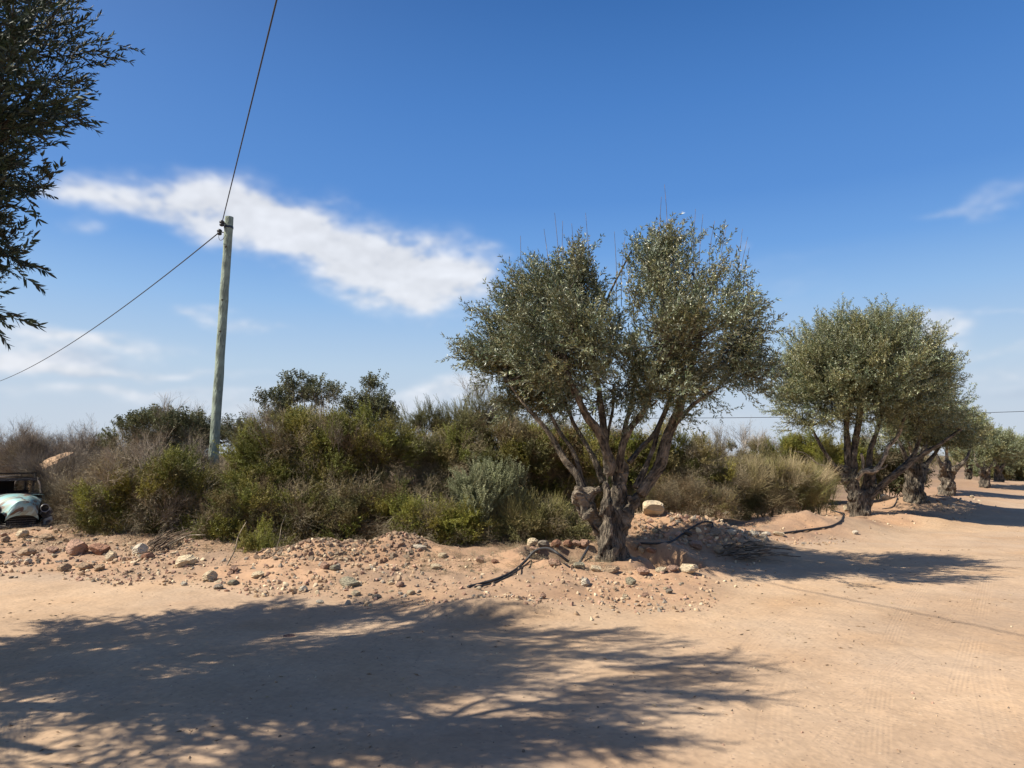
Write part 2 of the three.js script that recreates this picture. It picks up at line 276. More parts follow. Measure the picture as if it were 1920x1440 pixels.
// ------------------------------------------------------------------ sprigs (metres) that crowns and bushes are made of
const S = {};
function oliveSprig(seed) {
  const r = rng(seed), g = new GB(), wood = lin(.75, .62, .5), L = .27; let p = V(0, 0, 0), d = V(0, 1, 0);
  for (let i = 0; i < 9; i++) {
    const q = p.clone().addScaledVector(d, L / 9); g.ribbon(p, q, .004, .003, perp(d, r), wood);
    for (let s = 0; s < 2; s++) { if (r() < .1) continue; const ld = tilt(d, .45 + .6 * r(), r), u = r(); const k = u < .38 ? lin(2.05, 2.05, 2.15) : u < .8 ? lin(.75 + .3 * r(), .78 + .3 * r(), .75) : lin(1.3, 1.25, .9); g.leaf(q, ld, perp(ld, r), .048 + .024 * r(), .015 + .006 * r(), k); }
    p = q; d = tilt(d, .12 * r(), r);
  }
  g.leaf(p, d, perp(d, r), .05, .012, WHITE); return g.geo();
}
function nearSprig(seed) {
  const r = rng(seed), g = new GB(), wood = lin(.9, .8, .7), L = .26; let p = V(0, 0, 0), d = V(0, 1, 0);
  for (let i = 0; i < 11; i++) { const q = p.clone().addScaledVector(d, L / 11); g.ribbon(p, q, .004, .0035, perp(d, r), wood); for (let s = 0; s < 2; s++) { if (r() < .06) continue; const ld = tilt(d, .4 + .5 * r(), r), u = r(), k = u < .2 ? lin(2, 2, 2) : lin(.7 + .5 * r(), .75 + .45 * r(), .8); g.fineLeaf(q, ld, perp(ld, r), .05 + .02 * r(), .0125 + .004 * r(), k); } p = q; d = tilt(d, .14 * r(), r); }
  g.fineLeaf(p, d, perp(d, r), .05, .012, WHITE); return g.geo();
}
S.near = nearSprig(51); S.near2 = nearSprig(67);
S.olive = oliveSprig(11); S.olive2 = oliveSprig(23);
{ const r = rng(3), g = new GB(); // broom-like: several fine green stems with tiny leaves
  for (let k = 0; k < 7; k++) { let p = V(0, 0, 0), d = tilt(UP, .15 + .6 * r(), r); const n = 8, L = .2 + .16 * r(); for (let i = 0; i < n; i++) { const q = p.clone().addScaledVector(d, L / n); g.ribbon(p, q, .0045, .0035, perp(d, r), lin(.8, .75, .6)); for (let s = 0; s < 3; s++) { const ld = tilt(d, .6 + .6 * r(), r), t = .7 + .6 * r(); g.leaf(q, ld, perp(ld, r), .022 + .016 * r(), .0085 + .004 * r(), lin(t, t, t)); } p = q; d = tilt(d, .3 * r(), r); } }
  S.broom = g.geo(); }
function twigSprig(seed, L0, spread) { const r = rng(seed), g = new GB(); const go = (p, d, L, w, lv) => { const n = 3; for (let i = 0; i < n; i++) { const q = p.clone().addScaledVector(d, L / n), t = .75 + .5 * r(); g.ribbon(p, q, w, w * .8, perp(d, r), lin(t, t, t)); if (lv < 3 && (i > 0 || lv)) for (let s = 0; s < 2; s++) go(q, tilt(d, spread * (.5 + .8 * r()), r), L * (.5 + .25 * r()), w * .7, lv + 1); p = q; d = tilt(d, .22 * r(), r); w *= .85; } }; go(V(0, 0, 0), UP.clone(), L0, .0085, 1); return g.geo(); }
S.twig = twigSprig(8, .26, .75); S.twigTall = twigSprig(18, .42, .4);
{ const r = rng(44), g = new GB(); for (let k = 0; k < 3; k++) { let d = tilt(UP, .15 + .4 * r(), r), p = V(0, 0, 0); for (let i = 0; i < 7; i++) { const q = p.clone().addScaledVector(d, .05); g.ribbon(p, q, .006, .004, perp(d, r), lin(1, .7, .5)); if (i > 2) for (let s = 0; s < 4; s++) { const ld = tilt(d, .6 + .5 * r(), r), t = .7 + .6 * r(); g.leaf(q, ld, perp(ld, r), .045 + .02 * r(), .017 + .006 * r(), lin(t, t, t)); } p = q; d = tilt(d, .2 * r(), r); } } S.leafy = g.geo(); }
{ const r = rng(61), g = new GB(); for (let k = 0; k < 2; k++) { let d = tilt(UP, .12 * r(), r), p = V(0, 0, 0); for (let i = 0; i < 16; i++) { const q = p.clone().addScaledVector(d, .042); g.ribbon(p, q, .006, .005, perp(d, r), lin(.9, .8, .6)); for (let s = 0; s < 5; s++) { const ld = tilt(d, .4 + .4 * r(), r), t = .75 + .5 * r(), l = (.09 - .004 * i) * (.7 + .5 * r()); g.leaf(q, ld, perp(ld, r), l, .006, lin(t, t, t)); } p = q; d = tilt(d, .08 * r(), r); } } S.feather = g.geo(); }
{ const r = rng(62), g = new GB(); for (let k = 0; k < 3; k++) { let d = tilt(UP, .1 + .25 * r(), r), p = V(0, 0, 0); for (let i = 0; i < 12; i++) { const q = p.clone().addScaledVector(d, .032); for (let s = 0; s < 7; s++) { const ld = tilt(d, .7 + .4 * r(), r), t = .8 + .4 * r(); g.leaf(q, ld, perp(ld, r), .026 * (.8 + .4 * r()), .011, lin(t, t, t)); } p = q; d = tilt(d, .1 * r(), r); } } S.silver = g.geo(); }
{ const r = rng(63), g = new GB(); for (let k = 0; k < 16; k++) { let d = tilt(UP, .1 + .5 * r(), r), p = V((r() - .5) * .1, 0, (r() - .5) * .1), w = .007; const out = tilt(d, .6, r), sd = perp(d, r), t = .7 + .6 * r(); for (let i = 0; i < 5; i++) { const q = p.clone().addScaledVector(d, .09 + .05 * r()); g.ribbon(p, q, w, w * .75, sd, lin(t, t, t)); p = q; w *= .75; d.lerp(out, .16).normalize(); } } S.grass = g.geo(); }
const leafMat = (o = {}) => new THREE.MeshPhysicalMaterial({ color: 0xffffff, vertexColors: true, side: THREE.DoubleSide, roughness: .55, transmission: .22, thickness: 0, specularIntensity: .6, ...o });
const M = {
  olive: leafMat({ roughness: .38, specularIntensity: .8 }), leaf: leafMat({ roughness: .6 }),
  twig: new THREE.MeshStandardMaterial({ color: 0xffffff, vertexColors: true, side: THREE.DoubleSide, roughness: .95 }),
};
const DUMMY = new THREE.Object3D();
function scatter(name, geo, mat, list, parent, stuff = true) { // list of [point, direction, spin, scale, colour]; points relative to parent
  const m = new THREE.InstancedMesh(geo, mat, list.length); m.name = name; m.castShadow = m.receiveShadow = true; if (stuff) m.userData.kind = 'stuff';
  const q = new THREE.Quaternion(), s = new THREE.Quaternion();
  list.forEach(([p, d, spin, k, c], i) => { q.setFromUnitVectors(UP, d); s.setFromAxisAngle(UP, spin); DUMMY.position.copy(p); DUMMY.quaternion.copy(q).multiply(s); DUMMY.scale.setScalar(k); DUMMY.updateMatrix(); m.setMatrixAt(i, DUMMY.matrix); m.setColorAt(i, c); });
  parent.add(m); return m;
}

// ------------------------------------------------------------------ bark and wood
const barkMap = tex(512, 512, (i, j) => { const x = i / 512, y = j / 512, f = fbm(x * 32 + 1.5 * fbm(x * 8, y * 8, 2, 8), y * 6, 4, 32), b = fbm(x * 6, y * 5 + 3, 4, 6), k = .62 + .95 * f + .7 * b, w = step(.05, .5, fbm(x * 12 + 4, y * 12, 3, 12)); return [s8(clamp(.215 * k + .08 * w)), s8(clamp(.172 * k + .068 * w)), s8(clamp(.125 * k + .05 * w))]; }, true);
const barkBump = tex(512, 512, (i, j) => { const x = i / 512, y = j / 512; return .5 + .75 * fbm(x * 32 + 1.5 * fbm(x * 8, y * 8, 2, 8), y * 6, 4, 32) + .2 * fbm(x * 64, y * 64, 2, 64); }, false);
for (const t of [barkMap, barkBump]) t.repeat.set(1.6, 1.6);
M.bark = new THREE.MeshStandardMaterial({ color: lin(.86, .87, .88), map: barkMap, bumpMap: barkBump, bumpScale: .05, roughness: .95 });
M.limb = new THREE.MeshStandardMaterial({ map: barkMap, bumpMap: barkBump, bumpScale: .03, roughness: .9, color: lin(.78, .79, .80) });
M.greyLimb = new THREE.MeshStandardMaterial({ map: barkMap, bumpMap: barkBump, bumpScale: .01, roughness: .9, color: lin(1.7, 1.75, 1.75) });
M.stick = new THREE.MeshStandardMaterial({ map: barkMap, bumpMap: barkBump, bumpScale: .006, roughness: .95, color: lin(1.25, 1.1, 1.0) });
// a gnarled trunk as one skin over tapered capsules [a, b, ra, rb]
function trunkSkin(caps, res, seed, rough = 1) {
  const box = new THREE.Box3(); for (const [a, b, ra, rb] of caps) { for (const [p, r] of [[a, ra], [b, rb]]) { box.expandByPoint(p.clone().addScalar(r * 1.5)); box.expandByPoint(p.clone().addScalar(-r * 1.5)); } }
  const c = box.getCenter(V()), h = box.getSize(V()), half = Math.max(h.x, h.y, h.z) / 2 * 1.06, mc = new MarchingCubes(res, new THREE.MeshBasicMaterial(), false, false, 200000);
  mc.isolation = 0; const p = V(), ab = V(), ap = V(), kk = .045;
  for (let z = 0; z < res; z++) for (let y = 0; y < res; y++) for (let x = 0; x < res; x++) {
    p.set((x - res / 2) / (res / 2), (y - res / 2) / (res / 2), (z - res / 2) / (res / 2)).multiplyScalar(half).add(c);
    let D = 10;
    for (const [a, b, ra, rb] of caps) { ab.subVectors(b, a); ap.subVectors(p, a); const t = clamp(ap.dot(ab) / ab.lengthSq()), dd = ap.addScaledVector(ab, -t).length() - lerp(ra, rb, t); const q = clamp(.5 + .5 * (D - dd) / kk); D = lerp(D, dd, q) - kk * q * (1 - q); }
    if (D < .25) { const tw = p.y * 2.2, cx = p.x - c.x, cz = p.z - c.z, X = cx * Math.cos(tw) - cz * Math.sin(tw), Z = cx * Math.sin(tw) + cz * Math.cos(tw);
      const fl = Math.abs(fbm3(X * 9 + seed, p.y * 1.6, Z * 9, 3)); D -= rough * (.11 * fbm3(p.x * 5 + seed, p.y * 4, p.z * 5, 3) + .11 * fl - .045 + .06 * fbm3(p.x * 15, p.y * 10 + seed, p.z * 15, 2)); }
    mc.field[x + y * res + z * res * res] = -D;
  }
  mc.update(); const n = mc.count, g = new THREE.BufferGeometry(), P = new Float32Array(n * 3), U = new Float32Array(n * 2);
  for (let i = 0; i < n; i++) { for (let k = 0; k < 3; k++) P[i * 3 + k] = mc.positionArray[i * 3 + k] * half + c.getComponent(k); U[i * 2] = Math.atan2(P[i * 3 + 2] - c.z, P[i * 3] - c.x) * .32; U[i * 2 + 1] = P[i * 3 + 1]; }
  for (let i = 0; i < n; i += 3) { const u = [0, 1, 2].map(k => U[(i + k) * 2]); if (Math.max(...u) - Math.min(...u) > 1) for (let k = 0; k < 3; k++) if (u[k] < 0) U[(i + k) * 2] += .32 * 6.2832; }
  g.setAttribute('position', new THREE.BufferAttribute(P, 3)); g.setAttribute('normal', new THREE.BufferAttribute(mc.normalArray.slice(0, n * 3), 3)); g.setAttribute('uv', new THREE.BufferAttribute(U, 2)); return g;
}

// ------------------------------------------------------------------ olive trees
// sightings are pixels of the photograph; depth offsets are metres away from the trunk's own depth
function oliveTree(o) {
  const r = rng(o.seed), D = o.base.z * -1, B = o.base, k = mpp(D), root = thing('olive_tree', o.label, 'tree', B, o.group);
  const W = (px, py, off = 0) => at(px, py, D + off).sub(B);
  part('trunk', trunkSkin(o.trunk.map(([x0, y0, f0, r0, x1, y1, f1, r1]) => [W(x0, y0, f0), W(x1, y1, f1), r0 * k, r1 * k]), o.res ?? 72, o.seed, o.rough ?? 1), M.bark, root);
  const tips = [];
  for (const L of o.limbs) { const pts = L.p.map(([x, y, f = 0]) => W(x, y, f)); const rr = L.r.map(v => v * k * .72); for (let q = 1; q < pts.length - 1; q++) pts[q].add(rdir(r).multiplyScalar(.03)); part('limb', tube(pts, rr, L.r[0] * k > .05 ? 16 : 9, .5, r() * 50), L.grey ? M.greyLimb : M.limb, root); tips.push(...pts.slice(-2)); if (pts.length > 3) tips.push(pts[pts.length - 3]); }
  const lobes = o.lobes.map(([x, y, rx, ry, f = 0, rz]) => ({ c: W(x, y, f), r: V(rx * k, ry * k, (rz ?? Math.min(rx, ry) * 1.05) * k) }));
  const twigs = [], vol = lobes.map(l => l.r.x * l.r.y * l.r.z ** .8), tot = vol.reduce((a, b) => a + b), list = [[], []], heart = lobes.reduce((a, l) => a.add(l.c), V()).divideScalar(lobes.length).add(V(0, -.7 * (o.low ?? 1), 0));
  lobes.forEach((l, li) => {
    const tip = tips.slice().sort((a, b) => a.distanceTo(l.c) - b.distanceTo(l.c))[0], mid = tip.clone().lerp(l.c, .5).add(rdir(r).multiplyScalar(.12));
    twigs.push(tube([tip, mid, l.c.clone().lerp(tip, .15)], [.03, .02, .012].map(v => v * (o.wood ?? 1)), 6, .1, r() * 9));
    const n = Math.max(6, Math.round(o.clusters * vol[li] / tot));
    for (let i = 0; i < n; i++) {
      const u = rdir(r), rad = Math.pow(r(), .36) * (r() < .11 ? 1.08 + .32 * r() : 1), p = V(u.x * l.r.x, u.y * l.r.y, u.z * l.r.z).multiplyScalar(rad).add(l.c);
      if (fbm3(p.x * 2.1 + o.seed, p.y * 2.1, p.z * 2.1, 2) < -(o.holes ?? .03)) continue;
      const out = p.clone().sub(heart).normalize().multiplyScalar(.9).add(u.multiplyScalar(.5)).add(V(0, o.rise ?? .35, 0)).add(rdir(r).multiplyScalar(.55)).normalize(), len = (.28 + .3 * r()) * (o.scale ?? 1);
      const start = p.clone().addScaledVector(out, -len * .5), from = l.c.clone().lerp(start, .25 + .2 * r());
      if (i % 2 === 0) twigs.push(tube([from, from.clone().lerp(start, .5).add(rdir(r).multiplyScalar(.05)), start, p.clone().addScaledVector(out, len * .5)], [.010, .007, .004].map(v => v * (o.wood ?? 1)), 3, 0, 1, false));
      const warm = r(), tint = fbm3(p.x * 1.1 + 40, p.y * 1.1, p.z * 1.1 + o.seed, 2);
      for (let s = 0; s < 11; s++) {
        const q = start.clone().addScaledVector(out, len * s / 10).add(rdir(r).multiplyScalar(.05 * (o.scale ?? 1))), dd = out.clone().add(rdir(r).multiplyScalar(.75)).add(V(0, .12, 0)).normalize(), v = (.8 + .4 * r()) * (1 + .3 * tint);
        const c = (o.tone ?? [.168, .178, .120]); list[(i + s) & 1].push([q, dd, r() * 6.28, (.75 + .5 * r()) * (o.scale ?? 1), lin(c[0] * v * (1 + .22 * (warm - .5)), c[1] * v, c[2] * v * (1 - .3 * (warm - .5)))]);
      }
    }
  });
  part('twigs', mergeGeometries(twigs), M.limb, root, true);
  if (o.shoots) { const sh = o.shoots.map(([x, y, x2, y2, f = 0]) => { const a = W(x, y + 45, f), b = W(x2, y2, f), m = a.clone().lerp(b, .5).add(rdir(r).multiplyScalar(.04)); return tube([a, m, b], [.0055, .004, .0025], 4, 0, 1); }); part('bare_shoots', mergeGeometries(sh), M.stick, root, true); }
  scatter('crown', S.olive, M.olive, list[0], root); scatter('crown', S.olive2, M.olive, list[1], root);
  return root;
}
const R = rng(2024);
// 1: the near olive with many limbs in a stone-ringed pit
oliveTree({
  label: 'large gnarled olive tree in a stone-ringed pit, many limbs fanning from a burled trunk', seed: 101, base: onGround(TREE[0], TREE[1], -.04), res: 104, clusters: 1300,
  rough: .8, trunk: [[1146, 1068, 0, 27, 1146, 960, 0, 21], [1136, 1050, -.14, 14, 1136, 960, -.2, 11], [1136, 960, -.2, 11, 1139, 880, -.14, 9], [1158, 1000, 0, 17, 1188, 940, 0, 13], [1188, 940, 0, 13, 1216, 903, 0, 9], [1124, 990, 0, 14, 1106, 952, 0, 19], [1104, 955, 0, 21, 1088, 930, -.05, 12], [1104, 932, 0, 17, 1120, 920, -.05, 9], [1150, 970, .08, 21, 1164, 880, .08, 14], [1122, 1056, -.05, 9, 1130, 1010, -.05, 11], [1166, 1060, -.1, 8, 1160, 1020, -.08, 11], [1146, 1060, -.28, 10, 1146, 1020, -.15, 13], [1176, 1062, .1, 10, 1160, 1015, 0, 13], [1096, 962, -.1, 10, 1100, 970, -.12, 11], [1084, 940, -.08, 8, 1082, 925, -.1, 9]],
  limbs: [
    { p: [[1092, 925], [1084, 893], [1062, 863], [1045, 834], [1018, 803], [985, 762], [950, 715, .1]], r: [9, 8, 7, 6, 5, 3.5, 2] }, { p: [[1098, 925, .1], [1086, 872, .15], [1074, 843, .2], [1052, 815, .3], [1030, 780, .4], [1010, 740, .5]], r: [7, 6, 5.5, 5, 4, 2.5] },
    { p: [[1130, 905, .2], [1112, 858, .25], [1098, 826, .3], [1076, 788, .4], [1055, 740, .5]], r: [8, 6, 5, 4.5, 3] }, { p: [[1138, 890, -.12], [1143, 875, -.15], [1134, 840, -.2], [1118, 806, -.3], [1098, 776, -.4], [1075, 720, -.6], [1050, 640, -.6]], r: [12, 11, 10, 9, 8, 6, 3] },
    { p: [[1139, 890, 0], [1131, 830, .05], [1127, 790, .05], [1124, 735, .1], [1110, 650, .1]], r: [11, 9, 8, 7, 4] }, { p: [[1136, 835, .1], [1144, 802, .2], [1148, 770, .25], [1150, 720, .3]], r: [5, 4, 3.5, 2.5] },
    { p: [[1160, 885], [1168, 835, -.1], [1184, 803, -.15], [1204, 780, -.25], [1218, 740, -.4], [1230, 680, -.5]], r: [11, 10, 8, 7, 6, 3.5] }, { p: [[1166, 845, .1], [1177, 795, .2], [1186, 762, .25], [1192, 700, .3]], r: [7, 6, 5, 3] },
    { p: [[1180, 868, .1], [1202, 838, .2], [1226, 812, .3], [1244, 785, .4], [1262, 740, .5]], r: [7, 6, 5.5, 5, 3] }, { p: [[1192, 915], [1210, 873, .05], [1226, 838, .1], [1239, 800, .15], [1252, 764, .2], [1275, 690, .3]], r: [8, 7, 6, 5.5, 5, 3] },
    { p: [[1200, 928], [1216, 904], [1236, 870], [1250, 835], [1262, 805], [1271, 778, -.05], [1282, 730, -.1], [1310, 640, -.2]], r: [15, 14, 12.5, 11.5, 11, 10, 8, 4] }, { p: [[1262, 800], [1300, 762, .1], [1350, 720, .2], [1390, 660, .2]], r: [6, 5, 4, 2.5] },
  ],
  lobes: [[1048, 572, 90, 76, -.1], [1005, 560, 55, 52, .5], [962, 628, 68, 68, .4], [925, 662, 42, 54, .3], [992, 685, 80, 55, .3], [1060, 650, 90, 80, -.7], [1105, 645, 60, 78, .5], [1090, 530, 40, 44, .2], [1060, 728, 90, 42, .6], [1265, 560, 92, 82, -.2], [1232, 505, 52, 50, .3], [1196, 440, 20, 34, 0], [1214, 462, 26, 40, .1], [1245, 475, 26, 34, .1], [1335, 572, 54, 55, .1], [1382, 632, 52, 64, -.1], [1368, 690, 58, 64, .3], [1270, 640, 110, 90, -.9], [1300, 690, 90, 62, .6], [1230, 700, 80, 58, -.4], [1335, 735, 62, 32, -.2], [1170, 725, 75, 42, -.2], [985, 745, 45, 26, .6], [945, 712, 42, 32, .5], [962, 738, 36, 24, .5], [1060, 762, 50, 20, .5], [1010, 758, 55, 24, .6], [1105, 760, 55, 22, .2], [1235, 752, 62, 24, -.1], [1440, 615, 16, 16, 0], [1412, 700, 26, 38, .1], [1295, 488, 34, 28, 0]],
  shoots: [[1050, 500, 1040, 399], [1062, 490, 1055, 414], [1085, 490, 1072, 419], [1110, 480, 1098, 399], [1155, 540, 1152, 434], [1165, 530, 1172, 444], [1180, 520, 1168, 454], [1245, 440, 1246, 346], [1236, 440, 1240, 369], [1300, 480, 1304, 392], [1310, 480, 1318, 402], [1330, 490, 1340, 414], [1350, 510, 1362, 424], [1370, 520, 1392, 429], [1380, 530, 1402, 444], [1395, 540, 1405, 464], [980, 520, 976, 442], [1030, 490, 1020, 429]],
});
// 2: the broad round olive behind it
const g2 = ground(1610, 968);
oliveTree({
  label: 'broad round-crowned olive tree with a whitish trunk base, second in the row', seed: 202, base: g2, rough: .75, res: 76, clusters: 1750, holes: .22, scale: .95, rise: .55, tone: [.205, .214, .132],
  trunk: [[1611, 978, 0, 18, 1610, 930, 0, 16], [1606, 935, 0, 14, 1588, 900, 0, 10], [1600, 930, -.1, 11, 1602, 885, -.1, 8], [1620, 940, 0, 12, 1640, 915, 0, 8], [1626, 930, .1, 13, 1632, 885, .1, 10], [1600, 974, 0, 9, 1602, 940, 0, 10], [1622, 974, 0, 10, 1620, 940, 0, 11], [1588, 900, 0, 10, 1582, 878, 0, 7]],
  limbs: [
    { p: [[1586, 900], [1588, 860], [1590, 820], [1585, 760], [1570, 700, -.3]], r: [9, 7, 7, 6, 3] }, { p: [[1602, 895], [1600, 850], [1606, 805], [1620, 740]], r: [9, 8, 7, 4] }, { p: [[1630, 890, .2], [1632, 850, .2], [1640, 825, .3], [1660, 760, .4]], r: [9, 7, 5, 3] },
    { p: [[1606, 898, -.2], [1620, 885, -.3], [1640, 883, -.35], [1655, 862, -.35], [1668, 838, -.3], [1682, 815, -.2], [1700, 770, 0]], r: [5.5, 5.5, 5.5, 5, 4.5, 4, 2.5], grey: true }, { p: [[1620, 884, -.3], [1617, 866, -.32], [1615, 850, -.32]], r: [4, 3.6, 3.4], grey: true }, { p: [[1642, 882, -.35], [1656, 878, -.4], [1664, 871, -.45]], r: [3, 2, 1.4], grey: true },
    { p: [[1622, 942], [1645, 915, -.1], [1690, 880, -.3], [1735, 852, -.4], [1770, 830, -.5], [1802, 805, -.5]], r: [10, 9, 7.5, 6, 5, 3] }, { p: [[1660, 903, .2], [1690, 876, .3], [1712, 850, .5], [1730, 800, .6]], r: [7, 6, 5, 3] },
    { p: [[1582, 890], [1562, 868, .1], [1545, 845, .1], [1520, 800, .2]], r: [6, 5, 4, 2.5] }, { p: [[1570, 880, .2], [1535, 868, .3], [1508, 852, .4], [1488, 846, .4]], r: [2.5, 2, 1.6, 1] },
  ],
  lobes: [[1600, 660, 85, 68, -.4], [1540, 690, 72, 66, -.1], [1500, 715, 48, 55, .2], [1660, 660, 80, 62, -.2], [1640, 630, 60, 40, .1], [1580, 625, 45, 34, .2], [1720, 680, 62, 66, .1], [1745, 720, 48, 50, -.1], [1560, 745, 85, 45, -.6], [1640, 740, 95, 55, -.9], [1720, 755, 70, 45, -.5], [1610, 720, 110, 72, .8], [1690, 720, 90, 66, .8], [1500, 760, 45, 38, -.1], [1770, 790, 42, 30, -.4], [1690, 620, 40, 32, 0], [1540, 640, 40, 32, 0], [1560, 785, 62, 24, -.3], [1640, 790, 62, 20, .3], [1500, 785, 30, 20, 0], [1720, 795, 50, 18, .1], [1650, 690, 80, 60, -1.1], [1560, 690, 66, 55, -.9]],
});
// 3-: the rest of the row, farther up the road
const row = [
  { at: [1716, 936], label: 'thick twisted olive trunk standing behind the broad round olive, third in the row', k: 21, crown: [[1735, 800, 55, 40], [1700, 810, 40, 32, .6], [1770, 800, 45, 34]], fan: [[1690, 842], [1706, 850], [1735, 838], [1752, 852]] },
  { at: [1776, 928], label: 'olive tree with a forked pale trunk beside a white rubble heap, fourth in the row', k: 17, crown: [[1780, 800, 48, 36], [1805, 815, 34, 30, .5], [1750, 815, 34, 28, .3]], fan: [[1757, 855], [1775, 850], [1808, 866]] },
  { at: [1846, 915], label: 'small-crowned olive tree with a short knobbly trunk, fifth in the row', k: 11, crown: [[1850, 838, 36, 30], [1830, 850, 26, 22], [1868, 845, 26, 24]], fan: [[1832, 868], [1848, 862], [1862, 868]] },
  { at: [1816, 900], label: 'slim upright olive trunk seen between the fourth and fifth olive trees', k: 8, crown: [[1818, 848, 24, 20], [1806, 852, 18, 16]], fan: [[1812, 868], [1822, 866]] },
  { at: [1872, 903], label: 'dark leaning olive tree just beyond the fifth tree of the row', k: 9, crown: [[1882, 842, 30, 24], [1864, 850, 22, 18]], fan: [[1866, 868], [1886, 866]] },
  { at: [1910, 897], label: 'last olive tree of the row, cut by the edge of the picture', k: 8, crown: [[1906, 846, 30, 22], [1930, 845, 28, 24]], fan: [[1900, 868], [1918, 866]] },
];
row.forEach((t, i) => {
  const base = ground(...t.at), [x, y] = t.at, k = t.k;
  oliveTree({ label: t.label, seed: 300 + i * 7, base, group: 'olive trees lining the road', res: 44, clusters: i < 2 ? 420 : 260, holes: .25, scale: 1.1, rough: 1.25, wood: 1.2, tone: [.195, .203, .12],
    trunk: [[x, y + 6, 0, k * .9, x, y - k * 2, 0, k * .75], ...t.fan.map(([fx, fy], q) => [x, y - k * 1.8, 0, k * .6, lerp(x, fx, .55), lerp(y - k * 2, fy, .6), (q % 2 ? .3 : -.3), k * .34]), [x - k * .6, y + 4, 0, k * .45, x, y - k, 0, k * .6], [x + k * .6, y + 4, 0, k * .45, x, y - k, 0, k * .6]],
    limbs: t.fan.map(([fx, fy], q) => ({ p: [[lerp(x, fx, .5), lerp(y - k * 2, fy, .5), q % 2 ? .3 : -.3], [fx, fy, q % 2 ? .4 : -.4], [fx + (fx - x) * .4, fy - 25, 0]], r: [k * .3, k * .22, k * .1], grey: q === 1 })), lobes: t.crown.map(([a, b, c, d, f = 0]) => [a, b, c, d, f, c * .9]) });
});
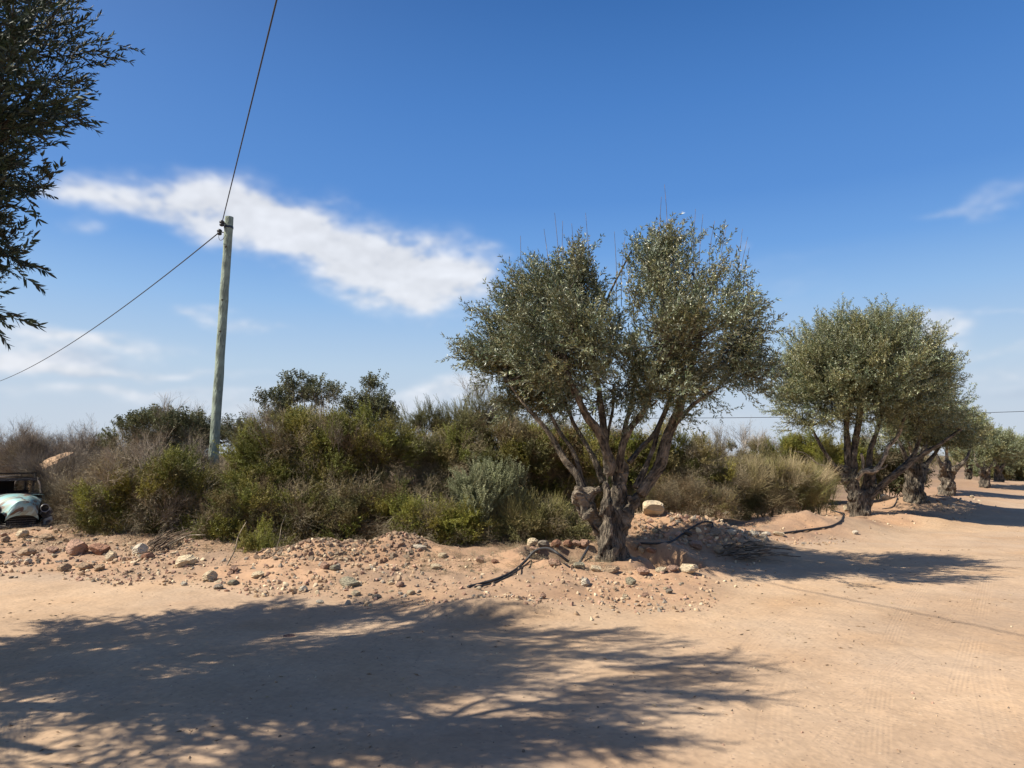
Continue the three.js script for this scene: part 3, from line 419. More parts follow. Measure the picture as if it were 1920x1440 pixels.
// the olive whose branches hang into the picture and whose shade crosses the road
{
  const base = onGround(-6.35, 4.9);
  const r = rng(909), t = thing('olive_tree', 'olive tree with dark leafy branches hanging in beside the road, trunk outside the picture', 'tree', base), loc = (x, y, d) => V(x, y, -d).sub(base);
  part('trunk', trunkSkin([[loc(-6.35, -.1, 4.9), loc(-6.35, .9, 4.9), .36, .26], [loc(-6.35, .8, 4.9), loc(-5.95, 1.5, 4.6), .2, .13], [loc(-6.35, .8, 4.9), loc(-6.7, 1.5, 5.2), .2, .13], [loc(-6.3, .8, 4.9), loc(-6.1, 1.5, 5.4), .16, .1]], 60, 9), M.bark, t);
  const tips = [];
  for (const [q, rr] of [[[[-5.95, 1.4, 4.6], [-5.4, 2.3, 4.3], [-4.6, 3.1, 4.0], [-3.6, 3.5, 3.8]], [.11, .09, .05, .02]], [[[-6.0, 1.4, 5.3], [-5.6, 2.4, 5.8], [-5.3, 3.4, 6.3], [-5.1, 4.2, 6.6]], [.1, .08, .06, .03]], [[[-6.7, 1.4, 5.2], [-7.2, 2.5, 5.4], [-7.4, 3.6, 5.5]], [.1, .08, .04]], [[[-6.1, 1.3, 4.7], [-6.0, 2.6, 3.9], [-5.7, 3.6, 3.3]], [.09, .07, .03]], [[[-6.3, 1.3, 4.9], [-6.2, 2.8, 5], [-6.0, 4.4, 5]], [.1, .08, .04]]]) { const p = q.map(a => loc(...a)); part('limb', tube(p, rr, 10, .2, r() * 20), M.limb, t); tips.push(...p.slice(-2)); }
  const lobes = [[-5.1, 3.7, 4.9, 1.0, 1.1, 1.1], [-5.2, 4.3, 5.6, .9, 1.0, .9], [-5.75, 3.5, 6.3, .85, .8, .8], [-6.1, 4.3, 6.5, 1.0, .9, .8], [-5.4, 4.8, 5.0, 1.2, .9, 1.3], [-6.3, 4.0, 4.9, 1.4, 1.2, 1.8], [-4.1, 3.6, 4.3, .8, .9, .6], [-4.0, 4.4, 4.1, .9, .8, .6], [-4.6, 3.6, 3.4, 1.0, .9, .6], [-3.4, 3.6, 3.7, .5, .6, .45],
    [-2.9, 3.64, 3.7, .44, .24, .34], [-3.0, 3.34, 3.7, .44, .2, .34], [-3.05, 3.05, 3.7, .38, .2, .3], [-3.06, 2.8, 3.75, .3, .18, .28], [-3.08, 2.58, 3.75, .22, .14, .22], [-3.2, 3.95, 3.75, .46, .28, .4], [-3.45, 4.4, 3.9, .5, .4, .5], [-3.45, 5.15, 4.4, .6, .4, .6], [-3.95, 4.95, 5.3, .5, .4, .5], [-6.0, 3.1, 5.8, .7, .5, .7], [-4.9, 2.75, 4.3, .7, .5, .6], [-7.3, 3.6, 5.3, 1, 1, 1.2], [-5.3, 4.9, 6.2, .7, .5, .6], [-4.5, 4.3, 3.3, .7, .6, .4]].map(([x, y, d, rx, ry, rz]) => ({ c: loc(x, y, d), r: V(rx, ry, rz) }));
  const twigs = [], list = [[], []], heart = loc(-6, 2.9, 4.9), vol = lobes.map(l => l.r.x * l.r.y * l.r.z), tot = vol.reduce((a, b) => a + b ** .8, 0);
  lobes.forEach((l, li) => {
    const tip = tips.slice().sort((a, b) => a.distanceTo(l.c) - b.distanceTo(l.c))[0]; twigs.push(tube([tip, tip.clone().lerp(l.c, .5).add(rdir(r).multiplyScalar(.12)), l.c], [.03, .022, .012], 6, .1, 2));
    for (let i = 0, n = Math.round(2500 * vol[li] ** .8 / tot); i < n; i++) {
      const u = rdir(r), p = V(u.x * l.r.x, u.y * l.r.y, u.z * l.r.z).multiplyScalar(Math.pow(r(), .4)).add(l.c);
      if (fbm3(p.x * 1.9, p.y * 1.9 + 60, p.z * 1.9, 2) < -.015) continue;
      const out = p.clone().sub(heart).normalize().add(rdir(r).multiplyScalar(.5)).normalize(), len = .3 + .3 * r(), st = p.clone().addScaledVector(out, -len * .5);
      twigs.push(tube([l.c.clone().lerp(st, .4), st, p.clone().addScaledVector(out, len * .5)], [.008, .005, .003], 3, 0, 1, false));
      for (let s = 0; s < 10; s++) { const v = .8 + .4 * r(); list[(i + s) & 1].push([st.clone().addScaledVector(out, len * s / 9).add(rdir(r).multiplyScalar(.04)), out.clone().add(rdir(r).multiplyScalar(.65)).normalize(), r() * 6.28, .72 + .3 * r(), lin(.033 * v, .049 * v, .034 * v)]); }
    }
  });
  part('twigs', mergeGeometries(twigs), M.limb, t, true); scatter('crown', S.near, M.leaf, list[0], t); scatter('crown', S.near2, M.leaf, list[1], t);
}

// ------------------------------------------------------------------ bushes
const KIND = { // sprig, material, colours, lean towards upright, scale
  green: ['broom', 'leaf', [[.225, .228, .036], [.18, .195, .038], [.26, .235, .05]], .55, 1], olive: ['broom', 'leaf', [[.200, .180, .062], [.165, .160, .060], [.235, .195, .08]], .5, 1], rust: ['broom', 'leaf', [[.21, .155, .06], [.18, .155, .05], [.24, .175, .085]], .9, 1],
  dead: ['twig', 'twig', [[.235, .19, .115], [.16, .13, .08], [.30, .25, .16]], .35, 1.05], grey: ['twigTall', 'twig', [[.25, .205, .155], [.20, .165, .125], [.30, .25, .19]], .7, 1], brown: ['twig', 'twig', [[.13, .09, .045], [.16, .115, .06]], .4, 1],
  leafy: ['leafy', 'leaf', [[.165, .175, .085], [.135, .15, .07], [.19, .195, .10]], .9, .9], feather: ['feather', 'leaf', [[.17, .17, .065], [.19, .185, .085]], 1.6, .8], wispy: ['feather', 'leaf', [[.23, .22, .135], [.20, .20, .11]], 1.0, .75], silver: ['silver', 'leaf', [[.33, .34, .20], [.28, .30, .17]], 1.5, 1], straw: ['grass', 'twig', [[.30, .24, .13], [.25, .205, .11], [.36, .29, .17]], 1.2, 1], hay: ['grass', 'twig', [[.26, .23, .09], [.20, .19, .065]], 1.2, .9],
};
function bush(name, label, category, d, lobePx, mix, o = {}) {
  const r = rng(o.seed ?? Math.floor(lobePx[0][0] * 13 + lobePx[0][1])), k = mpp(d), L = lobePx.map(([x, y, rx, ry, f = 0, rz]) => ({ c: at(x, y, d + f), r: V(rx * k, ry * k, (rz ?? Math.min(rx, ry * 1.2)) * k) }));
  const mean = L.reduce((a, l) => a.add(l.c), V()).divideScalar(L.length), foot = onGround(mean.x, -mean.z), root = thing(name, label, category, foot, o.group);
  const vol = L.map(l => Math.cbrt(l.r.x * l.r.y * l.r.z) ** 2.2), tot = vol.reduce((a, b) => a + b);
  const pick = () => { let u = r() * tot; for (let i = 0; i < L.length; i++) if ((u -= vol[i]) <= 0) return L[i]; return L[0]; };
  const stems = [];
  for (let i = 0; i < (o.stems ?? 16); i++) { const l = pick(), e = V(l.c.x + (r() - .5) * l.r.x * 1.3, l.c.y + (r() - .2) * l.r.y * .9, l.c.z + (r() - .5) * l.r.z * 1.2), b = onGround(lerp(mean.x, e.x, .35 + .4 * r()), -lerp(mean.z, e.z, .5), -.03), m = b.clone().lerp(e, .5).add(rdir(r).multiplyScalar(.12)); if (e.y > b.y + .1) stems.push(tube([b, m, e].map(p => p.sub(foot)), [(o.stemR ?? .014) * (.7 + 1.0 * r()), (o.stemR ?? .014) * .7, .004], 5, .1, r() * 9)); }
  if (stems.length) part('stems', mergeGeometries(stems), M.stick, root, true);
  for (const [kind, count, zone = 'all'] of mix) {
    const [sp, mat, cols, up, sc] = KIND[kind], list = [];
    const per = 11;
    for (let i = 0; i < count * 1.25; i += per) { // sprigs grow in tufts
      const l = pick(), u = rdir(r), rad = zone === 'in' ? Math.pow(r(), .5) * .85 : Math.pow(r(), .26);
      if (zone === 'top' && u.y < -.1 && r() < .8) u.y = -u.y; if (zone === 'low' && u.y > .2 && r() < .75) u.y = -u.y;
      const pc = V(u.x * l.r.x, u.y * l.r.y, u.z * l.r.z).multiplyScalar(rad * (r() < .12 ? 1.1 + .3 * r() : .82 + .3 * r())).add(l.c), pn = fbm3(pc.x * 1.7 + 7, pc.y * 1.7, pc.z * 1.7, 2);
      if (o.patchy && (kind === 'green' || kind === 'olive') && pn < -o.patchy) continue; if (o.patchy && kind === 'dead' && pn > o.patchy) continue;
      const lean = u.clone().multiplyScalar(.8).add(V(0, up, 0)).add(rdir(r).multiplyScalar(.5)).normalize(), c = cols[Math.floor(r() * cols.length)], tv = .72 + .56 * r(), sp2 = .07 + .12 * r();
      for (let q = 0; q < per; q++) {
        const p = pc.clone().add(rdir(r).multiplyScalar(sp2 * Math.cbrt(r()) * 1.3)), g = terrain(p.x, -p.z);
        if (p.y < g + .02) { if (r() < .5) continue; p.y = g + .02 + .1 * r(); }
        const dir = lean.clone().add(rdir(r).multiplyScalar(.5)).normalize(), v = (.85 + .3 * r()) * tv, s = sc * (.65 + .6 * r()) * (o.scale ?? 1); p.addScaledVector(dir, -.12 * s); list.push([p.sub(foot), dir, r() * 6.28, s, lin(c[0] * v, c[1] * v, c[2] * v)]);
      }
    }
    scatter(mat === 'twig' && sp !== 'grass' ? 'dry_twigs' : 'foliage', S[sp], M[mat], list, root);
  }
  return root;
}
// front of the scrub, from the wrecked car towards the olives
bush('broom_bush', 'low mixed green and grey twiggy bush between the wrecked car and the pole', 'bush', 12.6, [[222, 940, 68, 58], [300, 930, 85, 72], [375, 955, 66, 55], [185, 980, 40, 24, -.1], [250, 985, 80, 28, -.3], [350, 990, 70, 24, -.3]], [['green', 1250, 'all'], ['feather', 50, 'top'], ['grey', 60, 'top'], ['olive', 420, 'all'], ['dead', 620, 'all'], ['brown', 160, 'in']], { patchy: .12, stems: 30 });
bush('broom_bush', 'tall bright green broom bush in front of the small leafy trees, widest of the scrub', 'bush', 12.7, [[500, 865, 58, 56], [565, 845, 80, 55], [660, 845, 78, 55], [720, 860, 55, 50], [452, 932, 42, 42], [455, 965, 52, 48, -.9], [420, 1000, 36, 26, -1.2], [520, 905, 80, 60], [620, 905, 80, 60], [560, 800, 45, 22, .3]], [['green', 2900, 'top'], ['feather', 110, 'top'], ['grey', 50, 'top'], ['olive', 500, 'all'], ['dead', 500, 'in'], ['brown', 400, 'in']], { stems: 36, patchy: .35 });
bush('dry_bush', 'dark tangled undergrowth of dry twigs below the tall green broom', 'bush', 12.3, [[470, 988, 65, 40, -.5], [560, 982, 80, 46, -.4], [660, 972, 85, 48, -.3], [740, 968, 60, 46, -.2]], [['dead', 340, 'all'], ['brown', 380, 'in'], ['olive', 700, 'all'], ['green', 420, 'all']], { stems: 44 });
bush('broom_bush', 'olive-brown twiggy bush with pale dead stems beside the tall green broom', 'bush', 13.2, [[790, 880, 62, 66], [850, 865, 60, 62], [930, 870, 66, 64], [985, 880, 50, 66], [830, 940, 75, 55], [900, 930, 60, 50]], [['olive', 1250, 'all'], ['green', 420, 'top'], ['dead', 700, 'all'], ['brown', 300, 'in']], { stems: 46 });
bush('saltbush', 'pale silver-green saltbush with upright stems in front of the brown bush', 'bush', 11.9, [[893, 945, 42, 42], [925, 925, 25, 55], [960, 930, 18, 42], [880, 915, 16, 34], [905, 900, 10, 34]], [['silver', 420, 'all'], ['wispy', 40, 'all']], { stems: 14, scale: .85 });
bush('broom_bush', 'low dark green bush spilling onto the soil below the silver saltbush', 'bush', 11.6, [[810, 985, 55, 32], [870, 988, 50, 28], [770, 975, 30, 28]], [['green', 620, 'all'], ['dead', 120, 'all']], { stems: 12, scale: .85 });
bush('grassy_bush', 'greyish grassy bush at the edge of the stone-ringed pit', 'bush', 11.8, [[950, 985, 50, 28], [1010, 985, 55, 30], [1060, 990, 40, 26]], [['olive', 380, 'all'], ['hay', 160, 'all'], ['dead', 220, 'all']], { stems: 10, scale: .8 });
bush('broom_bush', 'rusty brown and green bush just behind the burled olive trunk', 'bush', 13.6, [[1020, 870, 62, 66], [1075, 880, 52, 70], [1040, 945, 65, 50], [1110, 940, 40, 50]], [['rust', 900, 'all'], ['green', 520, 'top'], ['dead', 320, 'all'], ['brown', 260, 'in']], { stems: 26 });
bush('broom_bush', 'yellow-green bush showing between the fanning limbs of the large olive', 'bush', 15.2, [[1130, 860, 52, 52], [1180, 865, 55, 55], [1150, 910, 70, 50], [1230, 880, 45, 50]], [['green', 900, 'top'], ['rust', 350, 'all'], ['dead', 320, 'all']], { stems: 22 });
bush('broom_bush', 'dull green pointed bush above the cream boulder beside the large olive', 'bush', 15.0, [[1255, 865, 32, 52], [1300, 880, 36, 50], [1250, 915, 55, 35], [1330, 915, 40, 40]], [['olive', 720, 'all'], ['green', 300, 'top'], ['dead', 420, 'all']], { stems: 20 });
bush('dry_grass_clump', 'straw-coloured dry grassy bush in front of the broad round olive', 'bush', 16.2, [[1390, 910, 44, 38], [1445, 905, 50, 38], [1500, 915, 44, 32], [1420, 938, 70, 24]], [['straw', 300, 'all'], ['hay', 330, 'all'], ['olive', 420, 'all'], ['dead', 320, 'all']], { stems: 18, scale: .85 });
bush('broom_bush', 'green and straw mixed bush leaning on the trunk of the broad round olive', 'bush', 16.6, [[1512, 915, 34, 34], [1535, 922, 20, 26], [1490, 935, 40, 20], [1548, 872, 24, 28, 1.5]], [['hay', 360, 'all'], ['green', 300, 'all'], ['straw', 120, 'all']], { stems: 10, scale: .75 });
bush('broom_bush', 'low rounded bright green bush behind the straw-coloured grass', 'bush', 21, [[1460, 848, 46, 26], [1520, 845, 60, 30], [1500, 880, 90, 36], [1590, 860, 36, 30]], [['green', 1000, 'all'], ['dead', 120, 'all']], { stems: 8, scale: 1.1 });
bush('dry_bush', 'pale grey twiggy bush on the skyline left of the straw-coloured grass', 'bush', 20, [[1380, 855, 42, 28], [1340, 875, 36, 34], [1420, 870, 30, 26]], [['grey', 170, 'all'], ['olive', 260, 'all'], ['wispy', 70, 'all']], { stems: 8 });
bush('broom_bush', 'small bright green clump growing alone at the foot of the rubble bank', 'bush', 10.7, [[488, 1030, 24, 24], [476, 1042, 18, 14], [505, 1040, 18, 16]], [['green', 170, 'all'], ['dead', 40, 'all']], { stems: 5, scale: .7 });
// the taller shrubs behind
bush('leafy_shrub', 'tall grey-green leafy shrub standing left of the utility pole', 'shrub', 16, [[240, 838, 36, 28], [280, 812, 38, 32], [335, 815, 42, 34], [370, 830, 30, 30], [310, 850, 70, 30]], [['leafy', 640, 'top'], ['dead', 420, 'low'], ['grey', 90, 'in']], { stems: 26, stemR: .022, scale: 1.05 });
bush('leafy_shrub', 'thin leafy shrub just right of the utility pole, half hidden by green broom', 'shrub', 17, [[440, 815, 30, 20], [465, 822, 26, 16]], [['leafy', 130, 'all'], ['dead', 50, 'all']], { stems: 10, stemR: .018 });
bush('leafy_tree', 'airy small-leaved tree rising behind the green broom, taller of the two', 'tree', 17, [[520, 770, 28, 24], [545, 745, 24, 22], [592, 738, 32, 24], [570, 775, 36, 22], [625, 755, 16, 22], [505, 795, 26, 14]], [['leafy', 330, 'all'], ['dead', 30, 'in']], { stems: 34, stemR: .024, scale: 1.05 });
bush('leafy_tree', 'airy small-leaved tree with a pointed top, nearer the large olive', 'tree', 17, [[690, 745, 28, 22], [668, 770, 26, 22], [715, 772, 24, 24], [690, 790, 40, 22]], [['leafy', 300, 'all'], ['dead', 30, 'in']], { stems: 26, stemR: .022, scale: 1.05 });
bush('feathery_shrub', 'feathery upright shrub with plume-like green stems above the brown bush', 'shrub', 14.4, [[770, 800, 26, 22], [800, 795, 28, 26], [835, 800, 22, 28], [870, 790, 26, 34]], [['feather', 200, 'all'], ['olive', 200, 'all']], { stems: 24, scale: .75 });
bush('tamarisk_shrub', 'wispy pale grey-green shrub under the left edge of the large olive crown', 'shrub', 15, [[905, 770, 34, 40], [945, 780, 36, 34], [890, 800, 30, 30], [975, 800, 40, 30]], [['wispy', 300, 'all'], ['grey', 70, 'all'], ['olive', 150, 'low']], { stems: 26, scale: .85 });
// bare winter shrubs left
[[[40, 855, 30, 34], [60, 885, 50, 40], 'leafless grey shrub with the tallest bare twigs behind the wrecked car'], [[5, 865, 30, 30], [0, 895, 50, 40], 'leafless brown-grey shrub rising above the car roof rack'], [[135, 860, 32, 26], [150, 895, 45, 45], 'leafless pale shrub between the bare tall shrub and the grey-green leafy shrub'], [[185, 855, 24, 24], [195, 900, 36, 45], 'thin leafless shrub touching the grey-green leafy shrub'], [[105, 905, 40, 40], [125, 930, 40, 32], 'low dense tangle of dry twigs beside the wrecked car']].forEach(([a, b, lab], i) => bush('bare_shrub', lab, 'shrub', 18.5 + [0, .6, 1.4, -.4, -2.2][i], [a, b], [['grey', 420, 'all'], ['dead', 380, 'low'], ['brown', 90, 'in']], { stems: 18, group: 'leafless shrubs by the wrecked car' }));
bush('bare_shrub', 'low brown dry tangle in front of the car fender', 'shrub', 15, [[110, 945, 22, 28], [135, 955, 24, 26]], [['dead', 260, 'all'], ['brown', 160, 'all'], ['straw', 60, 'all']], { stems: 10 });
bush('bare_shrub', 'dry brown scrub filling the gap under the utility pole', 'shrub', 15.2, [[330, 895, 70, 30], [420, 925, 50, 30], [240, 890, 50, 30]], [['dead', 700, 'all'], ['grey', 200, 'all'], ['olive', 250, 'all']], { stems: 16 });
bush('broom_bush', 'grey-green bush seen beneath the long diagonal limb of the broad olive', 'bush', 22, [[1660, 890, 40, 40], [1700, 880, 40, 40], [1640, 860, 40, 40]], [['leafy', 420, 'all'], ['olive', 360, 'all'], ['dead', 200, 'all']], { stems: 10, scale: 1.2 });
bush('dark_bush', 'dark green bush under the far olive trees at the end of the road', 'bush', 44, [[1880, 880, 30, 16], [1910, 880, 30, 18], [1850, 885, 30, 14]], [['leafy', 620, 'all'], ['olive', 320, 'all']], { stems: 4, scale: 1.6 });
bush('brown_bush', 'rusty dry brush behind the cream boulder', 'bush', 13.6, [[1225, 935, 26, 20], [1280, 938, 36, 18], [1330, 945, 30, 16]], [['brown', 200, 'all'], ['dead', 200, 'all'], ['olive', 120, 'all']], { stems: 8, scale: .8 });
{ // the plain beyond: scrub that reads as one mass
  const r = rng(515), A = [], B = [];
  for (let i = 0; i < 9000; i++) { const d = 19 + 130 * r() ** 1.7, x = (r() * 2.1 - 1.15) * d * .95; if (edgeDist(x, d) < 4.5 + d * .03) continue; const cl = fbm(x * .16, d * .16, 2); if (cl < -.12) continue; const h = (.55 + 1.0 * clamp(cl + .3)) * r(), p = onGround(x, d, h * (d > 60 ? .8 : .75)), v = .8 + .4 * r(), c = r() < .5 ? KIND.dead[2][i % 3] : KIND.olive[2][i % 3]; (i & 1 ? A : B).push([p, tilt(UP, .6 * r(), r), r() * 6.28, 1.2 + r() * .9 + d * .012, lin(c[0] * v, c[1] * v, c[2] * v)]); }
  for (const [l, s, m] of [[A, 'twig', 'twig'], [B, 'broom', 'leaf']]) { const o = scatter(s === 'twig' ? 'dry_scrub' : 'green_scrub', S[s], M[m], l, scene); o.userData.label = s === 'twig' ? 'dry brown scrub covering the plain behind the bushes' : 'dull green scrub covering the plain behind the bushes'; o.userData.category = 'scrub'; }
}

// ------------------------------------------------------------------ rocks
const rockBump = tex(256, 256, (i, j) => .5 + .6 * fbm(i / 16, j / 16, 4, 16), false), rockTint = tex(256, 256, (i, j) => { const a = fbm(i / 32, j / 32, 4, 8), b = fbm(i / 8 + 3, j / 8, 3, 32), v = .86 + .2 * a + .18 * b; return [s8(clamp(v)), s8(clamp(v * (1 - .05 * a))), s8(clamp(v * (1 - .12 * a)))]; }, true);
const TONE = { cream: [.56, .45, .30], white: [.62, .54, .42], tan: [.37, .26, .165], pink: [.37, .23, .16], red: [.30, .155, .095], grey: [.25, .21, .165], dark: [.13, .10, .075], green: [.28, .25, .175] };
const rockMat = Object.fromEntries(Object.entries(TONE).map(([k, c]) => [k, new THREE.MeshStandardMaterial({ color: lin(...c), map: rockTint, bumpMap: rockBump, bumpScale: .03, roughness: .95 })]));
function rockGeo(seed, detail = 3, cuts = 7) {
  const r = rng(seed), g = new THREE.IcosahedronGeometry(1, detail), P = g.attributes.position, pl = []; for (let i = 0; i < cuts; i++) pl.push([rdir(r), (detail < 3 ? .38 : .5) + .3 * r()]);
  const v = V(); for (let i = 0; i < P.count; i++) { v.fromBufferAttribute(P, i); const n = v.clone(); let s = 1 + .22 * fbm3(n.x * 1.6 + seed, n.y * 1.6, n.z * 1.6, 3); v.multiplyScalar(s); for (const [d, h] of pl) { const q = v.dot(d); if (q > h) v.addScaledVector(d, (h - q) * .92); } v.multiplyScalar(1 + .05 * fbm3(n.x * 6, n.y * 6 + seed, n.z * 6, 2)); P.setXYZ(i, v.x, v.y, v.z); }
  g.computeBoundingBox(); const b = g.boundingBox, c = b.getCenter(V()), h = b.getSize(V()).multiplyScalar(.5); g.translate(-c.x, -c.y, -c.z); g.scale(1 / h.x, 1 / h.y, 1 / h.z); g.computeVertexNormals(); return g;
}
const BIG = [1, 2, 3, 4, 5, 6].map(k => rockGeo(k * 17, 4, 6 + k % 3)), SMALL = [1, 2, 3, 4, 5].map(k => rockGeo(k * 31, 2, 9));
const named = [];
function rock(px, py, w, h, tone, label, o = {}) { // px, py: where it stands; w, h: its size in photograph pixels
  const g = o.d ? onGround(ray(px, py)[0] * o.d, o.d) : ground(px, py + h * .35), k = mpp(-g.z), m = new THREE.Mesh(BIG[Math.floor(R() * 6)], rockMat[tone]);
  m.scale.set(w / 2 * k, h / 2 * k, (o.deep ?? .85) * Math.min(w, h * 1.5) / 2 * k); m.position.copy(g); m.position.y += h / 2 * k * (o.lift ?? .52); m.rotation.set((R() - .5) * .4, (R() - .5) * .5, o.roll ?? (R() - .5) * .35); m.castShadow = m.receiveShadow = true;
  named.push([m.position.clone(), label.replace(/^(big|small|tiny|little)? ?/, '').split(/ (in|on|at|with|lying|standing|right|below|under|behind|between|left|alone|second|third|fourth|fifth|touching|lowest|among|near|of|against|beside|broken|low|halfway|upslope|by|before|leaning) /)[0].replace(/,.*/, '')]);
  return tag(m, w > 22 ? 'boulder' : 'stone', label, w > 22 ? 'boulder' : 'stone', o.group);
}
[ // the rubble bank on the left
  [142, 1026, 40, 36, 'pink', 'big pink boulder on the rubble bank below the bush'], [183, 1030, 34, 22, 'red', 'brown boulder lying in shade beside the big pink boulder'], [262, 1030, 26, 26, 'white', 'angular white stone standing on the bank near the cut branches'], [277, 1042, 24, 14, 'red', 'reddish stone at the foot of the angular white stone'],
  [50, 1034, 36, 18, 'tan', 'long tan boulder low on the left rubble bank'], [42, 999, 22, 17, 'cream', 'rounded pale stone right in front of the wrecked car grille'], [88, 1006, 26, 14, 'tan', 'flat tan stone between the car fender and the big pink boulder'], [10, 1011, 16, 14, 'tan', 'tan stone under the near fender of the car'], [96, 1032, 20, 16, 'pink', 'pinkish stone left of the big pink boulder'],
  [349, 1052, 38, 28, 'cream', 'leaning cream boulder at the end of the cut branches'], [393, 1080, 26, 24, 'cream', 'pale squarish stone at the road edge in front of the bank'], [120, 1064, 24, 18, 'tan', 'tan stone at the bottom of the bank under the big pink boulder'], [160, 1061, 26, 15, 'tan', 'tan wedge stone at the bank foot with a dark side'], [187, 1064, 20, 14, 'tan', 'brownish stone at the bank foot, next after the tan wedge'],
  [208, 1042, 20, 22, 'cream', 'pale stone halfway between the brown boulder and the angular white stone'], [52, 1052, 14, 12, 'white', 'small whitish stone under the long tan boulder'], [484, 1077, 26, 14, 'cream', 'flat pale stone on the slope below the small green clump'], [437, 1092, 20, 12, 'green', 'grey-green flat stone at the road edge near the pale squarish stone'], [410, 1100, 20, 12, 'grey', 'dark grey stone broken beside the pale squarish stone'], [437, 1068, 14, 14, 'pink', 'small pinkish stone upslope of the grey-green flat stone'], [345, 1094, 12, 10, 'white', 'tiny white stone left of the pale squarish stone'],
  // the middle verge
  [656, 1092, 40, 22, 'green', 'long grey-green boulder lying flat on the open verge'], [667, 1112, 18, 12, 'cream', 'small cream stone in front of the long grey-green boulder'], [706, 1118, 18, 10, 'grey', 'grey stone at the road edge right of the small cream stone'], [750, 1095, 16, 12, 'pink', 'pinkish stone in the middle of the open verge'], [609, 1060, 18, 16, 'pink', 'pink and white stone at the foot of the clod heap'], [628, 1064, 20, 12, 'green', 'greenish stone at the foot of the clod heap'], [788, 1025, 28, 9, 'white', 'pale flat slab at the top end of the clod heap'], [830, 1041, 18, 12, 'cream', 'pale blocky stone in the little heap below the dark green bush'], [818, 1062, 22, 12, 'cream', 'pale slab among chips below the dark green bush'], [900, 1050, 16, 14, 'pink', 'round pinkish stone alone on bare soil left of the pit'], [928, 1052, 14, 9, 'red', 'dark reddish stone between the round pink stone and the hose'], [600, 1128, 14, 9, 'white', 'small white stone near the road edge under the clod heap'], [568, 1104, 16, 13, 'white', 'whitish stone in a cluster of chips at the road edge'], [770, 1110, 16, 10, 'cream', 'cream stone on the road side of the verge below the pinkish stone'],
  // round the pit
  [999, 1019, 20, 17, 'cream', 'pale round stone at the left end of the back row round the pit', { lift: .9 }], [1020, 1022, 24, 15, 'grey', 'grey block second in the back row round the pit', { lift: .9 }], [1043, 1021, 20, 15, 'red', 'reddish stone third in the back row round the pit', { lift: .9 }], [1065, 1021, 18, 15, 'red', 'rounded red stone fourth in the back row round the pit', { lift: .9 }], [1080, 1021, 14, 12, 'pink', 'small pink stone fifth in the back row round the pit', { lift: .9 }], [1096, 1020, 20, 15, 'pink', 'pink stone touching the trunk at the end of the back row', { lift: .9 }], [1003, 1030, 20, 12, 'pink', 'flat pink stone under the pale round stone of the pit rim'], [996, 1038, 16, 9, 'grey', 'flat grey stone lowest at the left corner of the pit'],
  [1117, 1067, 20, 13, 'cream', 'cream stone at the front rim of the pit, left of the tan block'], [1146, 1067, 32, 15, 'tan', 'long tan block at the front rim of the pit below the trunk'], [1206, 1070, 24, 18, 'pink', 'pointed pink stone on the front rim where the dark pit begins'], [1240, 1068, 22, 12, 'cream', 'low cream stone on the front rim of the dark pit'], [1262, 1065, 24, 14, 'pink', 'pinkish stone on the front rim of the dark pit'], [1291, 1065, 36, 20, 'cream', 'largest pale stone on the front rim of the dark pit'], [1190, 1026, 15, 16, 'tan', 'tan stone against the right foot of the trunk', { lift: .9 }], [1202, 1033, 11, 14, 'cream', 'narrow upright pale stone beside the dark pit', { lift: .9 }], [1221, 1033, 18, 12, 'pink', 'orange-pink stone at the back rim of the dark pit', { lift: .9 }], [1040, 1054, 24, 16, 'pink', 'pink stone in the left corner of the pit under the hose'], [1085, 1060, 22, 12, 'green', 'greenish stone at the front left rim of the pit'],
  [1098, 1091, 17, 18, 'white', 'pale upright stone on the verge in front of the tan block'], [1183, 1090, 20, 18, 'green', 'grey stone with dark side in front of the pointed pink stone'], [1172, 1118, 12, 12, 'cream', 'small cream stone on the road side of the grey stone'], [1210, 1115, 14, 10, 'pink', 'small pinkish stone by the road in front of the dark pit'], [1255, 1108, 14, 10, 'grey', 'small grey stone at the road edge in front of the largest pale rim stone'], [1018, 1118, 12, 14, 'pink', 'upright pinkish stone on the small mound at the edge of the shade'],
  // right-hand heap
  [1224, 955, 38, 30, 'cream', 'big cream boulder with a rounded top behind the large olive', { lift: .75 }], [1378, 962, 18, 14, 'white', 'bright white stone on the crest of the rubble heap'], [1361, 961, 12, 8, 'white', 'smaller white stone touching the bright white one on the crest'], [1402, 970, 18, 14, 'pink', 'round pinkish stone at the end of the heap crest'], [1329, 962, 9, 8, 'white', 'little white stone alone on the heap crest'], [1342, 996, 22, 18, 'grey', 'purplish-grey stone under the bend of the hose on the heap', { tone: 0 }], [1372, 997, 18, 12, 'white', 'white stone on the slope of the heap right of the hose end'], [1305, 1022, 22, 18, 'pink', 'pink stone in the middle of the shaded rubble'], [1348, 1030, 20, 22, 'tan', 'tan stone at the foot of the shaded rubble'], [1290, 1000, 14, 12, 'dark', 'dark stone beside the hose on the heap'], [1229, 994, 14, 9, 'cream', 'pale stone on the lit face of the heap'], [1604, 998, 11, 9, 'white', 'white stone alone on the soil before the broad round olive'],
  [1414, 1000, 20, 11, 'white', 'left of three white stones in a crumbled row by the long hose'], [1436, 1001, 20, 10, 'white', 'middle of three white stones in a crumbled row by the long hose'], [1460, 1001, 20, 10, 'cream', 'last of three pale stones in a crumbled row by the long hose'], [1659, 932, 13, 14, 'white', 'white stone on the bank behind the broad round olive'], [1586, 953, 10, 16, 'cream', 'pale stone leaning on the left of the broad olive trunk'],
].forEach(([x, y, w, h, t, l, o]) => rock(x, y, w, h, t, l, o));
